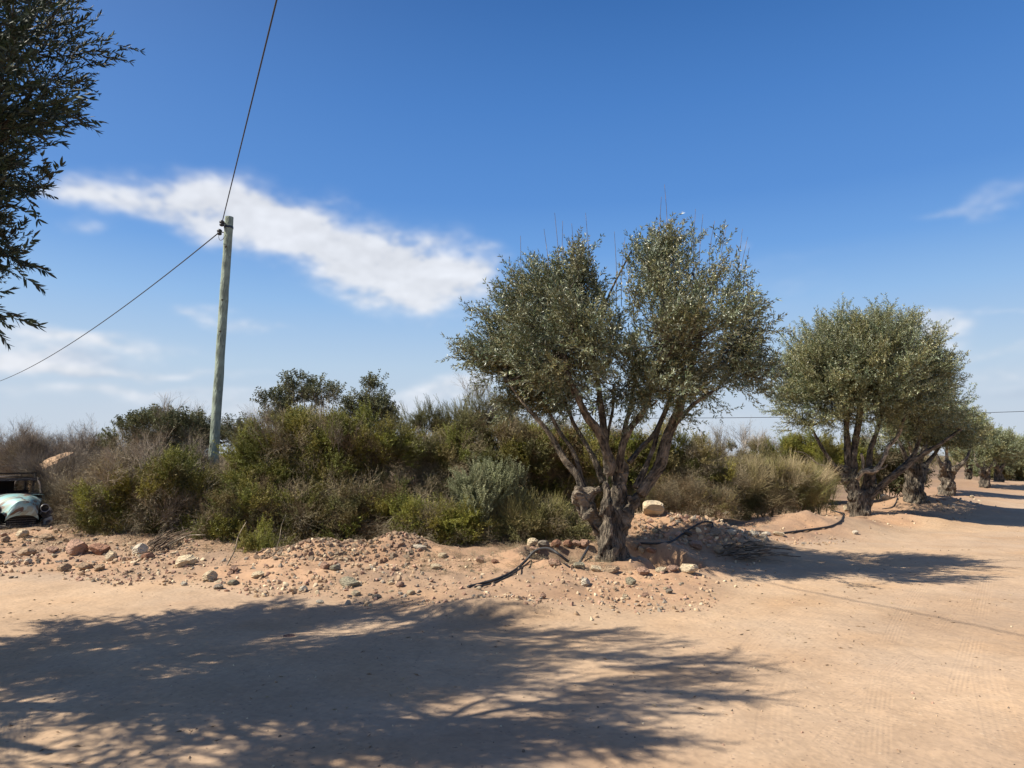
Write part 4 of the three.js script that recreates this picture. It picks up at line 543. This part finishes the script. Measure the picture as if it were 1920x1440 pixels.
// loose stones one can pick out, by place
const scatterZones = [
  [95, [[-10, 1000], [120, 1012], [300, 1045], [470, 1062], [470, 1100], [300, 1085], [-10, 1072]], [5, 13], ['tan', 'pink', 'tan', 'grey', 'cream', 'dark'], 'loose stone in the rubble bank between the wrecked car and the pole', 'stones of the rubble bank'],
  [42, [[500, 1075], [760, 1060], [960, 1070], [980, 1120], [740, 1125], [540, 1115]], [5, 11], ['tan', 'cream', 'pink', 'grey'], 'loose stone on the bare verge between the clod heap and the hose', 'stones of the open verge'],
  [36, [[1180, 1075], [1370, 1075], [1360, 1105], [1100, 1135], [1000, 1105]], [4, 9], ['tan', 'cream', 'pink', 'grey'], 'small stone on the verge in front of the tree pit', 'stones before the tree pit'],
  [60, [[1200, 975], [1300, 960], [1420, 975], [1440, 1030], [1300, 1030], [1210, 1010]], [5, 14], ['cream', 'pink', 'tan', 'white', 'grey'], 'loose stone on the rubble heap beside the large olive', 'stones of the heap beside the olive'],
  [40, [[1690, 948], [1730, 940], [1820, 930], [1845, 942], [1830, 955], [1720, 958]], [4, 9], ['cream', 'tan', 'white', 'pink'], 'pale stone in the rubble heap beside the fourth olive', 'stones of the heap by the fourth olive'],
];
for (const [n, poly, [s0, s1], tones, label, group] of scatterZones) {
  const xs = poly.map(p => p[0]), ys = poly.map(p => p[1]), inside = (x, y) => { let c = false; for (let i = 0, j = poly.length - 1; i < poly.length; j = i++) { const [a, b] = poly[i], [e, f] = poly[j]; if ((b > y) !== (f > y) && x < (e - a) * (y - b) / (f - b) + a) c = !c; } return c; };
  for (let i = 0, t = 0; i < n && t < 4000; t++) {
    const x = lerp(Math.min(...xs), Math.max(...xs), R()), y = lerp(Math.min(...ys), Math.max(...ys), R()); if (!inside(x, y)) continue; i++;
    const g = ground(x, y), w = lerp(s0, s1, R() ** 2.2) * mpp(-g.z), tone = tones[Math.floor(R() * tones.length)], m = new THREE.Mesh(SMALL[Math.floor(R() * 5)], rockMat[tone]);
    m.scale.set(w / 2 * (.8 + .5 * R()), w / 2 * (.5 + .35 * R()), w / 2 * (.8 + .4 * R())); m.position.copy(g); m.position.y += w * (.14 * R() - .06); m.rotation.set((R() - .5) * .8, R() * 6.28, (R() - .5) * .8); m.castShadow = m.receiveShadow = true;
    const px = w / mpp(-g.z), size = px < s0 + (s1 - s0) * .25 ? 'small' : px < s0 + (s1 - s0) * .6 ? 'middling' : 'larger', near = named.map(([p, l]) => [p.distanceTo(g), l]).sort((a, b) => a[0] - b[0])[0], word = { green: 'greenish', pink: 'pinkish', grey: 'grey' }[tone] ?? tone;
    const base = label.replace(/^(loose|small|pale) stone/, `${size} ${word} stone`), full = near[0] < .7 ? `${base.split(/ between| beside| in front/)[0]}, next to the ${near[1]}` : base;
    tag(m, 'stone', full.split(' ').length <= 16 ? full : base, 'stone', group);
  }
}
{ // gravel that nobody could count: verge, heaps, road
  const r = rng(404), G = SMALL[2], lists = {}; const put = (x, d, s, tones) => { const t = tones[Math.floor(r() * tones.length)]; (lists.a ??= []).push([x, d, s, TONE[t]]); };
  for (let i = 0; i < 90000; i++) {
    const d = 6.5 + 16 * r() ** 1.5, x = (r() * 2 - 1) * d * .78, e = edgeDist(x, d) + .3 * n2(x * 2, d * 2); if (e < -.02 || e > 4.5) continue;
    const heap = MOUNDS.reduce((a, [mx, md, rx, rd]) => Math.max(a, Math.exp(-(((x - mx) / rx) ** 2 + ((d - md) / rd) ** 2))), 0), left = x < -1.5 ? 1 : .35;
    const dens = .18 + (x > 2 && x < 4.7 ? 1.6 : x > 5 && x < 10.5 ? -.12 : .75) * heap + .45 * left * (1 - step(1.5, 3.5, e)) + .35 * n2(x * 1.7 + 9, d * 1.7); if (r() > dens * clamp(.7 + 1.5 * fbm(x * 1.1 + 33, d * 1.4, 3), .12, 1.5)) continue;
    put(x, d, x > 2 && x < 4.7 && heap > .35 ? .006 + .05 * r() ** 3 : x < -1.2 ? .005 + .032 * r() ** 3.6 : .004 + .024 * r() ** 4.5, ['tan', 'tan', 'pink', 'grey', 'cream', 'tan', 'tan', 'pink']);
  }
  for (let i = 0; i < 2600; i++) { const d = 2.2 + 14 * r(), x = (r() * 2 - 1) * d * .8; if (edgeDist(x, d) > -.2 || n2(x * .7 + 3, d * .7) < -.2) continue; put(x, d, .0025 + .007 * r() ** 4, ['tan', 'cream', 'dark', 'tan', 'pink']); }
  const m = new THREE.InstancedMesh(G, new THREE.MeshStandardMaterial({ color: 0xffffff, roughness: .95 }), lists.a.length), s = new THREE.Color();
  lists.a.forEach(([x, d, k, c], i) => { DUMMY.position.set(x, terrain(x, d) + k * .25, -d); DUMMY.rotation.set(r() * 6, r() * 6, r() * 6); DUMMY.scale.set(k * (.8 + .6 * r()), k * (.6 + .4 * r()), k); DUMMY.updateMatrix(); m.setMatrixAt(i, DUMMY.matrix); const v = .8 + .35 * r(); m.setColorAt(i, s.setRGB(c[0] * v, c[1] * v, c[2] * v)); });
  m.castShadow = m.receiveShadow = true; m.userData.kind = 'stuff'; tag(m, 'gravel', 'loose gravel strewn over the verge and the road', 'gravel');
}
{ // heap of dug-up clods below the broom
  const r = rng(616), list = []; for (let i = 0; i < 1500; i++) { const a = r() * 6.28, q = Math.sqrt(r()), x = -2.45 + Math.cos(a) * q * 1.25, d = 10.35 + Math.sin(a) * q * .62, s = .008 + .035 * r() ** 4, c = [[.17, .115, .08], [.25, .155, .10], [.20, .15, .105], [.30, .21, .14]][Math.floor(r() * 4)]; list.push([onGround(x, d, s * .15), rdir(r), r() * 6, s, lin(...c)]); }
  const o = scatter('clod_heap', SMALL[3], new THREE.MeshStandardMaterial({ color: 0xffffff, roughness: 1 }), list, scene); o.userData.label = 'heap of reddish dug-up clods below the tall green broom'; o.userData.category = 'clods'; o.name = 'clods';
}
{ // dry litter under and before the bushes
  const r = rng(717), list = []; for (let i = 0; i < 5200; i++) { const d = 9 + 8 * r(), x = (r() * 2 - 1.1) * d * .75, e = edgeDist(x, d); if (e < 1.3 || e > 5 || n2(x * 1.1, d * 1.1) < -.15) continue; const c = KIND.dead[2][i % 3]; const dir = rdir(r); dir.y = Math.abs(dir.y) * .15; list.push([onGround(x, d, .01), dir.normalize(), r() * 6, .25 + .4 * r(), lin(...c)]); }
  const o = scatter('twig_litter', S.twig, M.twig, list, scene); o.userData.label = 'dry twig litter on the soil before the bushes'; o.userData.category = 'litter';
}

{ // fallen olive leaves and straw bits blown over the road
  const r = rng(919), g = new GB(), list = []; g.leaf(V(0, 0, 0), V(0, 1, 0), V(1, 0, 0), .05, .013, WHITE, .5); g.ribbon(V(0, -.015, 0), V(0, 0, 0), .002, .002, V(1, 0, 0), WHITE);
  for (let i = 0; i < 2000; i++) { const d = 2.4 + 15 * r(), x = (r() * 2 - 1) * d * .8; if (n2(x * .8 + 13, d * .8) < -.25 + .5 * r()) continue; const dir = rdir(r); dir.y *= .12; const v = .7 + .6 * r(), c = r() < .6 ? [.20, .13, .075] : [.36, .28, .17]; list.push([onGround(x, d, .005), dir.normalize(), r() * 6.28, .5 + .6 * r(), lin(c[0] * v, c[1] * v, c[2] * v)]); }
  const o = scatter('leaf_litter', g.geo(), M.twig, list, scene); o.userData.label = 'fallen dry leaves and straw scattered over the dirt road'; o.userData.category = 'litter';
}

// ------------------------------------------------------------------ cut branches and dead wood
function branchPile(label, sticks, seed) {
  const r = rng(seed), c = ground(sticks[0][0], sticks[0][1]), root = thing('branch_pile', label, 'branches', c);
  for (const [x0, y0, x1, y1, up, rad] of sticks) { const a = ground(x0, y0), b = ground(x1, y1), m = a.clone().lerp(b, .5).add(V((r() - .5) * .1, .03 + up * .6 + .05 * r(), (r() - .5) * .1)); a.y += .02 + up * .5 * r(); b.y += .02 + up; part('stick', tube([a, m, b].map(p => p.sub(c)), [rad, rad * .8, rad * .35], 6, .15, r() * 9), M.stick, root); }
}
{ const r = rng(818), A = [], B = []; for (let i = 0; i < 34; i++) { const x = 275 + r() * 55, y = 1020 + r() * 18 - (x - 275) * .08; A.push([x, y, x + 45 + r() * 50, y - 14 - r() * 26, .04 + .14 * r(), .006 + .008 * r()]); } for (let i = 0; i < 30; i++) { const x = 1340 + r() * 60, y = 1028 + r() * 26; B.push([x, y, x + 40 + r() * 70, y + 4 + r() * 16 - 8, .03 + .1 * r(), .007 + .011 * r()]); }
  branchPile('heap of cut grey branches lying on the rubble bank below the pole', A, 3); branchPile('heap of weathered cut branches in the shade right of the tree pit', B, 4); }
[[[[425, 1060, 0], [440, 1032, .15], [447, 1005, .35], [462, 978, .6]], 'pale crooked dead stem rising from the bank left of the small green clump', .009], [[[515, 1040, 0], [524, 1010, .2], [528, 985, .4], [536, 965, .6]], 'thin pale dead stem standing right of the small green clump', .006], [[[300, 1032, .02], [335, 1012, .12], [355, 1004, .2], [385, 1003, .22]], 'long bent bare branch arching over the cut branches', .013], [[[690, 985, .2], [712, 960, .5], [735, 935, .8]], 'pale bare branch poking from the dark undergrowth', .01], [[[1255, 1005, .02], [1222, 985, .08], [1200, 972, .1]], 'bleached stick lying on the lit face of the heap', .011]].forEach(([p, label, rad]) => {
  const b = ground(p[0][0], p[0][1]), D = -b.z; const pts = p.map(([x, y, up], i) => i === 0 ? V(0, .0, 0) : at(x, y, D + up * .4).sub(b)); const m = new THREE.Mesh(tube(pts, [rad, rad * .8, rad * .4], 6, .15, 3), M.greyLimb); m.position.copy(b); m.castShadow = true; tag(m, 'dead_branch', label, 'branch');
});

// ------------------------------------------------------------------ irrigation hoses
const hoseMat = new THREE.MeshStandardMaterial({ color: lin(.022, .022, .024), roughness: .62 });
function hose(label, pts, rad = .016) { const W = pts.map(([x, y, up = 0]) => { const g = ground(x, y + up * 90); g.y += rad + up; return g; }), b = W[0].clone(), m = new THREE.Mesh(tube(W.map(p => p.sub(b)), [rad, rad], 10, 0, 1), hoseMat); m.position.copy(b); m.castShadow = m.receiveShadow = true; tag(m, 'irrigation_hose', label, 'hose'); }
hose('black hose running from the open verge up into the left of the tree pit', [[878, 1103], [905, 1096], [935, 1087], [965, 1072], [985, 1056, .03], [1003, 1043, .13], [1025, 1042, .2], [1045, 1050, .16], [1066, 1059, .05]], .017);
hose('thin second black hose lying beside the first one on the open verge', [[890, 1102], [925, 1095], [955, 1081], [978, 1066], [996, 1052]], .010);
hose('short black hose standing against the left foot of the large olive', [[1087, 1058], [1095, 1046, .04], [1103, 1032, .1]], .02);
hose('black hose arching over the rubble heap right of the large olive', [[1200, 1020], [1230, 1021], [1255, 1018], [1278, 1005, .02], [1300, 990, .03], [1322, 981, .04], [1336, 983, .03], [1335, 992]], .015);
hose('long hose curving in a loop over the smooth mound before the broad olive', [[1470, 1001], [1500, 997], [1530, 993], [1558, 988], [1576, 979], [1581, 970], [1574, 962], [1560, 959]], .018);
hose('short black hose end left of the crumbled white stones', [[1394, 1001], [1402, 999], [1413, 1001]], .018);
hose('short hose curving behind the broad round olive trunk', [[1655, 956], [1672, 953], [1680, 944], [1683, 935]], .02);

// ------------------------------------------------------------------ utility pole and cables
const poleMap = tex(256, 512, (i, j) => { const x = i / 256, y = j / 512, f = fbm(x * 24, y * 5, 4, 24), b = fbm(x * 4 + 2, y * 6, 3, 4), k = step(.28, .45, fbm(x * 5 + 8, y * 11, 2, 5)); const v = 1 + .6 * f + .4 * b; return [s8(clamp(lerp(.235 * v, .12, k))), s8(clamp(lerp(.285 * v, .10, k))), s8(clamp(lerp(.225 * v, .07, k)))]; }, true);
const woodMat = new THREE.MeshStandardMaterial({ map: poleMap, bumpMap: barkBump, bumpScale: .01, roughness: .85 }), blackMat = new THREE.MeshStandardMaterial({ color: lin(.02, .02, .022), roughness: .4 }), wireMat = new THREE.MeshStandardMaterial({ color: lin(.035, .038, .045), roughness: .55 }), steelMat = new THREE.MeshStandardMaterial({ color: lin(.3, .3, .3), roughness: .5, metalness: .8 });
const PD = 15.4, pTop = at(430, 407, PD), pLow = at(399, 880, PD), pDir = pTop.clone().sub(pLow).normalize(), pBase = pLow.clone().addScaledVector(pDir, -(pLow.y - terrain(pLow.x, PD) + .25) / pDir.y);
const wires = {};
{
  const p = thing('utility_pole', 'leaning greenish wooden utility pole rising out of the bushes', 'pole', pBase), top = pTop.clone().sub(pBase), L = top.length(), ax = top.clone().normalize(), sides = V(-1, 0, 0).addScaledVector(ax, ax.x).normalize(), toCam = V(0, 0, 1);
  part('shaft', tube([V(0, 0, 0), ax.clone().multiplyScalar(L * .33), ax.clone().multiplyScalar(L * .66), top], [.110, .101, .094, .088], 24, .09, 4), woodMat, p);
  for (const [h, out] of [[.36, .12], [.18, .02]]) {
    const c = ax.clone().multiplyScalar(L - h).addScaledVector(sides, .10 + out * .7).addScaledVector(toCam, out < .1 ? .1 : .03), ins = part('insulator', new THREE.LatheGeometry([[0, -.065], [.03, -.065], [.05, -.05], [.05, -.02], [.036, -.01], [.055, .01], [.055, .04], [.03, .065], [0, .065]].map(a => new THREE.Vector2(...a)), 16), blackMat, p); ins.position.copy(c);
    const end = ax.clone().multiplyScalar(L - h); part('bracket', tube([V(0, 0, 0), end.clone().sub(c).multiplyScalar(.6)], [.012, .012], 6), steelMat, ins); wires[h] = c.clone().add(pBase);
  }
  part('pole_band', new THREE.CylinderGeometry(.100, .102, .05, 20, 1, true), blackMat, p).position.copy(ax.clone().multiplyScalar(L - .24));
  const c0 = wires[.36].clone().sub(pBase); part('wire_loop', tube([c0, c0.clone().add(V(.0, -.12, .03)), c0.clone().add(V(.04, -.2, .05)), c0.clone().add(V(.12, -.19, .1)), c0.clone().add(V(.2, -.02, .1)), wires[.18].clone().sub(pBase)], [.006, .006], 6), wireMat, p);
  for (const h of [.7, 1.9, 2.6, 4.4]) part('knot', new THREE.SphereGeometry(.028, 8, 6).scale(1, .8, .4), new THREE.MeshStandardMaterial({ color: lin(.06, .05, .035), roughness: .9 }), p).position.copy(ax.clone().multiplyScalar(L - h).addScaledVector(toCam, .093));
}
function cable(label, a, b, sag, rad, far) { const n = 24, pts = []; for (let i = 0; i <= n; i++) { const t = i / n, q = a.clone().lerp(b, t); q.y -= sag * 4 * t * (1 - t); pts.push(q.sub(a)); } const m = new THREE.Mesh(tube(pts, [rad, rad], 6), wireMat); m.geometry = (() => { const cv = new THREE.CatmullRomCurve3(pts); return new THREE.TubeGeometry(cv, 90, rad, 6); })(); m.position.copy(a); m.castShadow = true; tag(m, 'overhead_cable', label, 'cable'); return m; }
const up = wires[.18], v2 = at(511, 0, 7.95), dirO = v2.clone().sub(up); dirO.y = 0; const behind = up.clone().addScaledVector(dirO, 4.2); behind.y = up.y + .1;
{ const T = v2.clone().sub(up).length() / behind.clone().sub(up).length(), yl = lerp(up.y, behind.y, T); cable('dark cable rising steeply from the pole top out of the picture', up, behind, Math.max(0, (yl - v2.y)) / (4 * T * (1 - T)), .011); }
const wl = wires[.36], farL = V(-41, 6.6, -50);
{ const T = .485, m = at(0, 713, lerp(-wl.z, 50, T)); cable('sagging cable from the pole down to the left edge of the picture', wl, farL, (lerp(wl.y, farL.y, T) - m.y) / (4 * T * (1 - T)), .013); }
cable('distant thin power line crossing behind the broad round olive', at(1180, 784, 70), at(2150, 762, 70), .3, .03);
{ const a = at(1180, 784, 70).lerp(at(2150, 762, 70), .684); a.y -= .3 * 4 * .684 * .316; const m = new THREE.Mesh(new THREE.CylinderGeometry(.14, .16, .26, 10), blackMat); m.position.copy(a).add(V(0, -.05, 0)); m.castShadow = true; tag(m, 'line_marker', 'small dark fitting hanging on the distant power line', 'fitting'); }
{ const p = scene.getObjectByName('utility_pole').clone(); p.name = numbered('utility_pole'); p.position.set(-41.1, terrain(-41.1, 50) - .3, -50); p.userData = { label: 'far wooden pole holding the other end of the sagging cable', category: 'pole' }; scene.add(p); }

// ------------------------------------------------------------------ the wrecked car
{
  const g = ground(48, 994), d0 = 14.1, pos = onGround(-10.60, 15.0), car = thing('wrecked_car', 'stripped old car with flaking turquoise paint and a roof rack, sunk by the bare shrubs', 'car', pos);
  car.position.y = terrain(pos.x, -pos.z) - .10; car.scale.setScalar(.87); car.rotation.order = 'YXZ'; car.rotation.z = .02; car.rotation.y = -(Math.PI / 2 - .80);
  const paintMap = tex(512, 512, (i, j) => { const x = i / 512, y = j / 512, a = fbm(x * 7, y * 7, 5, 7), b = fbm(x * 22 + 5, y * 22, 4, 22), rust = step(.07, .2, a + .45 * b), chip = step(.08, .24, b), pale = step(-.2, .25, fbm(x * 5 + 9, y * 5 + 4, 3, 5)); let c = [lerp(.22, .42, pale), lerp(.40, .53, pale), lerp(.39, .49, pale)]; const rc = [.10 + .1 * b, .06 + .05 * b, .045]; c = c.map((v, k) => lerp(v, [.30, .30, .22][k], chip * .7)); return c.map((v, k) => s8(clamp(lerp(v, rc[k], rust)))); }, true);
  const rustMap = tex(256, 256, (i, j) => { const a = fbm(i / 32, j / 32, 5, 8), p = step(.2, .35, fbm(i / 20 + 4, j / 20, 3)); return [.05 + .05 * a, .04 + .03 * a, .035 + .02 * a].map((v, k) => s8(clamp(lerp(v, [.4, .42, .4][k], p * .5)))); }, true);
  const paint = new THREE.MeshStandardMaterial({ map: paintMap, roughness: .45, side: THREE.DoubleSide }), burnt = new THREE.MeshStandardMaterial({ map: rustMap, roughness: .85, side: THREE.DoubleSide }), dark = new THREE.MeshStandardMaterial({ color: lin(.012, .012, .012), roughness: .9, side: THREE.DoubleSide });
  const surf = (fn, nu, nv) => { const P = [], U = [], I = []; for (let j = 0; j <= nv; j++) for (let i = 0; i <= nu; i++) { const p = fn(i / nu, j / nv); P.push(...p); U.push(p[0] * .5 + p[2] * .35, p[1] * .6 + p[2] * .3); } for (let j = 0; j < nv; j++) for (let i = 0; i < nu; i++) { const a = j * (nu + 1) + i; I.push(a, a + 1, a + nu + 1, a + 1, a + nu + 2, a + nu + 1); } const q = new THREE.BufferGeometry(); q.setAttribute('position', new THREE.Float32BufferAttribute(P, 3)); q.setAttribute('uv', new THREE.Float32BufferAttribute(U, 2)); q.setIndex(I); q.computeVertexNormals(); return q; };
  const bx = (w, h, d, x, y, z, ry = 0, rz = 0) => { const q = new THREE.BoxGeometry(w, h, d, 1, 1, 1); q.rotateY(ry); q.rotateZ(rz); q.translate(x, y, z); return q; };
  // local axes: +x forward, +y up, z across
  const dent = (x, y, z) => .018 * fbm3(x * 4, y * 4, z * 4, 2);
  part('bonnet', surf((u, v) => { const a = lerp(-1, 1, u), w = lerp(.58, .30, Math.pow(v, .8)), yt = lerp(.80, .66, v * v), drop = lerp(.16, .34, v), x = lerp(.95, 1.85, v) + .07 * (1 - a * a) * v; return [x, yt - drop * Math.pow(Math.abs(a), 2.6) + dent(x, yt, a), a * w]; }, 20, 18), paint, car);
  part('nose_panel', surf((u, v) => { const a = lerp(-1, 1, u), x = 1.85 + .07 * (1 - a * a) + .03 * Math.sin(v * 3.14); return [x + dent(a, v, 1), lerp(.66 - .34 * Math.pow(Math.abs(a), 2.6), .34 - .12 * Math.pow(Math.abs(a), 3), v), a * lerp(.30, .32, v)]; }, 16, 8), paint, car);
  const grille = part('grille', bx(.05, .24, .56, 1.80, .21, 0), dark, car); for (let i = 0; i < 5; i++) part('grille_bar', bx(.02, .014, .54, 1.835, .11 + i * .05, 0), burnt, grille); part('grille_frame', bx(.03, .03, .60, 1.84, .345, 0), burnt, grille);
  for (const s of [-1, 1]) {
    const f = part('front_fender', surf((u, v) => { const a = lerp(-.15, Math.PI * .93, u), b = lerp(-1, 1, v), R0 = .36 * Math.sqrt(Math.max(.02, 1 - .75 * b * b)), w = .125; return [1.42 + Math.cos(a) * (R0 + .06), .12 + Math.sin(a) * (R0 + .02) + dent(a, b, s), s * (.56 + b * w)]; }, 24, 10), s > 0 ? paint : burnt, car);
    const hl = part('headlight', new THREE.LatheGeometry([[.02, -.10], [.07, -.08], [.085, -.02], [.088, .02], [.078, .03], [.07, .0], [.03, -.06], [0, -.07]].map(a => new THREE.Vector2(...a)), 20).rotateZ(-Math.PI / 2), burnt, car); hl.position.set(1.74, .47, s * .45); part('headlight_rim', new THREE.TorusGeometry(.085, .010, 8, 24).rotateY(Math.PI / 2).translate(.025, 0, 0), steelMat, hl); part('headlight_bowl', new THREE.CircleGeometry(.072, 20).rotateY(Math.PI / 2).translate(.004, 0, 0), dark, hl);
    part('rear_fender', surf((u, v) => { const a = lerp(-.1, Math.PI, u), b = lerp(-1, 1, v), R0 = .38 * Math.sqrt(Math.max(.02, 1 - .6 * b * b)); return [-1.15 + Math.cos(a) * (R0 + .14), .1 + Math.sin(a) * R0, s * (.60 + b * .1)]; }, 20, 8), paint, car);
    const door = part('door', surf((u, v) => { const x = lerp(.10, .86, u), y = lerp(.14, .76, v); return [x, y, s * (.585 + .05 * Math.sin(v * 2.4) + dent(x, y, s))]; }, 8, 8), paint, car); part('door_handle', bx(.12, .02, .025, .22, .62, s * .645), steelMat, door);
    part('door', surf((u, v) => { const x = lerp(-.72, .08, u), y = lerp(.14, .76, v); return [x, y, s * (.585 + .05 * Math.sin(v * 2.4) + dent(x, y, s))]; }, 8, 8), paint, car);
    part('sill', bx(2.0, .1, .1, .1, .09, s * .56), burnt, car); part('quarter_panel', surf((u, v) => { const x = lerp(-1.75, -.74, u), y = lerp(.12, .78, v); return [x, y, s * (.585 + .05 * Math.sin(v * 2.4) - .12 * (1 - u) ** 3)]; }, 8, 8), paint, car);
    part('windscreen_pillar', tube([V(.94, .76, s * .55), V(.80, .98, s * .54), V(.64, 1.13, s * .52)], [.028, .026, .026], 8), burnt, car); part('door_pillar', bx(.05, .40, .04, .09, .95, s * .555), burnt, car); part('rear_pillar', bx(.06, .40, .04, -.72, .95, s * .555), burnt, car); part('rear_corner', tube([V(-1.62, .76, s * .5), V(-1.4, 1.0, s * .5), V(-1.1, 1.13, s * .5)], [.05, .05, .04], 8), burnt, car); part('roof_rail', bx(1.9, .045, .05, -.22, 1.14, s * .53), burnt, car);
  }
  part('cowl', surf((u, v) => [lerp(.80, 1.0, v), lerp(.80, .765, v) - .03 * (u - .5) ** 2, lerp(-.58, .58, u)], 10, 3), paint, car);
  part('windscreen_header', bx(.06, .07, 1.06, .63, 1.125, 0), burnt, car); part('windscreen_base', bx(.04, .035, 1.1, .95, .785, 0), burnt, car);
  part('roof', surf((u, v) => [lerp(-1.2, .66, v), 1.15 + .06 * (1 - (2 * u - 1) ** 2) - .05 * (v - .6) ** 2, lerp(-.54, .54, u)], 12, 12), burnt, car);
  part('rear_panel', surf((u, v) => [-1.72 + .3 * v * v, lerp(.1, .78, v), lerp(-.5, .5, u)], 6, 6), paint, car); part('floor_pan', bx(3.3, .05, 1.1, 0, .08, 0), burnt, car); part('added_dark_panel', bx(.03, 1.0, .86, -.68, .62, .12), dark, car); part('dashboard', bx(.12, .14, 1.05, .74, .70, 0), dark, car); part('firewall', bx(.03, .62, 1.1, .93, .44, 0), dark, car);  // near-black panel behind the seats is added to stand in for cabin shade
  for (const s of [-1, 1]) { const st = part('seat', bx(.42, .12, .44, .2, .34, s * .27), dark, car); part('seat_back', bx(.1, .5, .44, -.04, .6, s * .27, 0, .15), dark, st); }
  const rack = part('roof_rack', mergeGeometries([bx(1.5, .025, .025, -.2, 1.265, .5), bx(1.5, .025, .025, -.2, 1.265, -.5), bx(.025, .03, 1.04, .55, 1.265, 0), bx(.025, .03, 1.04, -.95, 1.265, 0)]), dark, car); for (let i = 0; i < 6; i++) part('rack_slat', bx(.03, .015, 1.0, .35 - i * .22, 1.262, 0), dark, rack); for (const x of [.5, -.9]) for (const s of [-1, 1]) part('rack_foot', bx(.03, .1, .03, x, 1.21, s * .5), dark, rack);
  part('bumper_bar', bx(.04, .05, .8, 1.86, .10, 0), burnt, car);
}
// ------------------------------------------------------------------ small things
{ const g = ground(542, 1193), m = new THREE.Mesh(new THREE.LatheGeometry([[0, .004], [.042, .004], [.044, .007], [.052, .007], [.055, .002], [.055, -.01]].map(a => new THREE.Vector2(...a)), 32), new THREE.MeshStandardMaterial({ color: lin(.13, .07, .05), roughness: .8, bumpMap: rockBump, bumpScale: .01 })); m.position.copy(g); m.castShadow = m.receiveShadow = true; tag(m, 'road_cover', 'small round rusty cover set flush in the shaded road', 'cover'); }
{ const g = onGround(ray(115, 850)[0] * 17.2, 17.2), m = new THREE.Mesh(BIG[2], new THREE.MeshStandardMaterial({ color: lin(.42, .27, .16), map: rockTint, bumpMap: rockBump, bumpScale: .1, roughness: 1 })); m.scale.set(.62, .75, .6); m.position.copy(g).add(V(0, .70, 0)); m.castShadow = m.receiveShadow = true; tag(m, 'earth_mound', 'tan mound of earth showing above the bare shrubs', 'mound'); }

renderer.render(scene, camera);
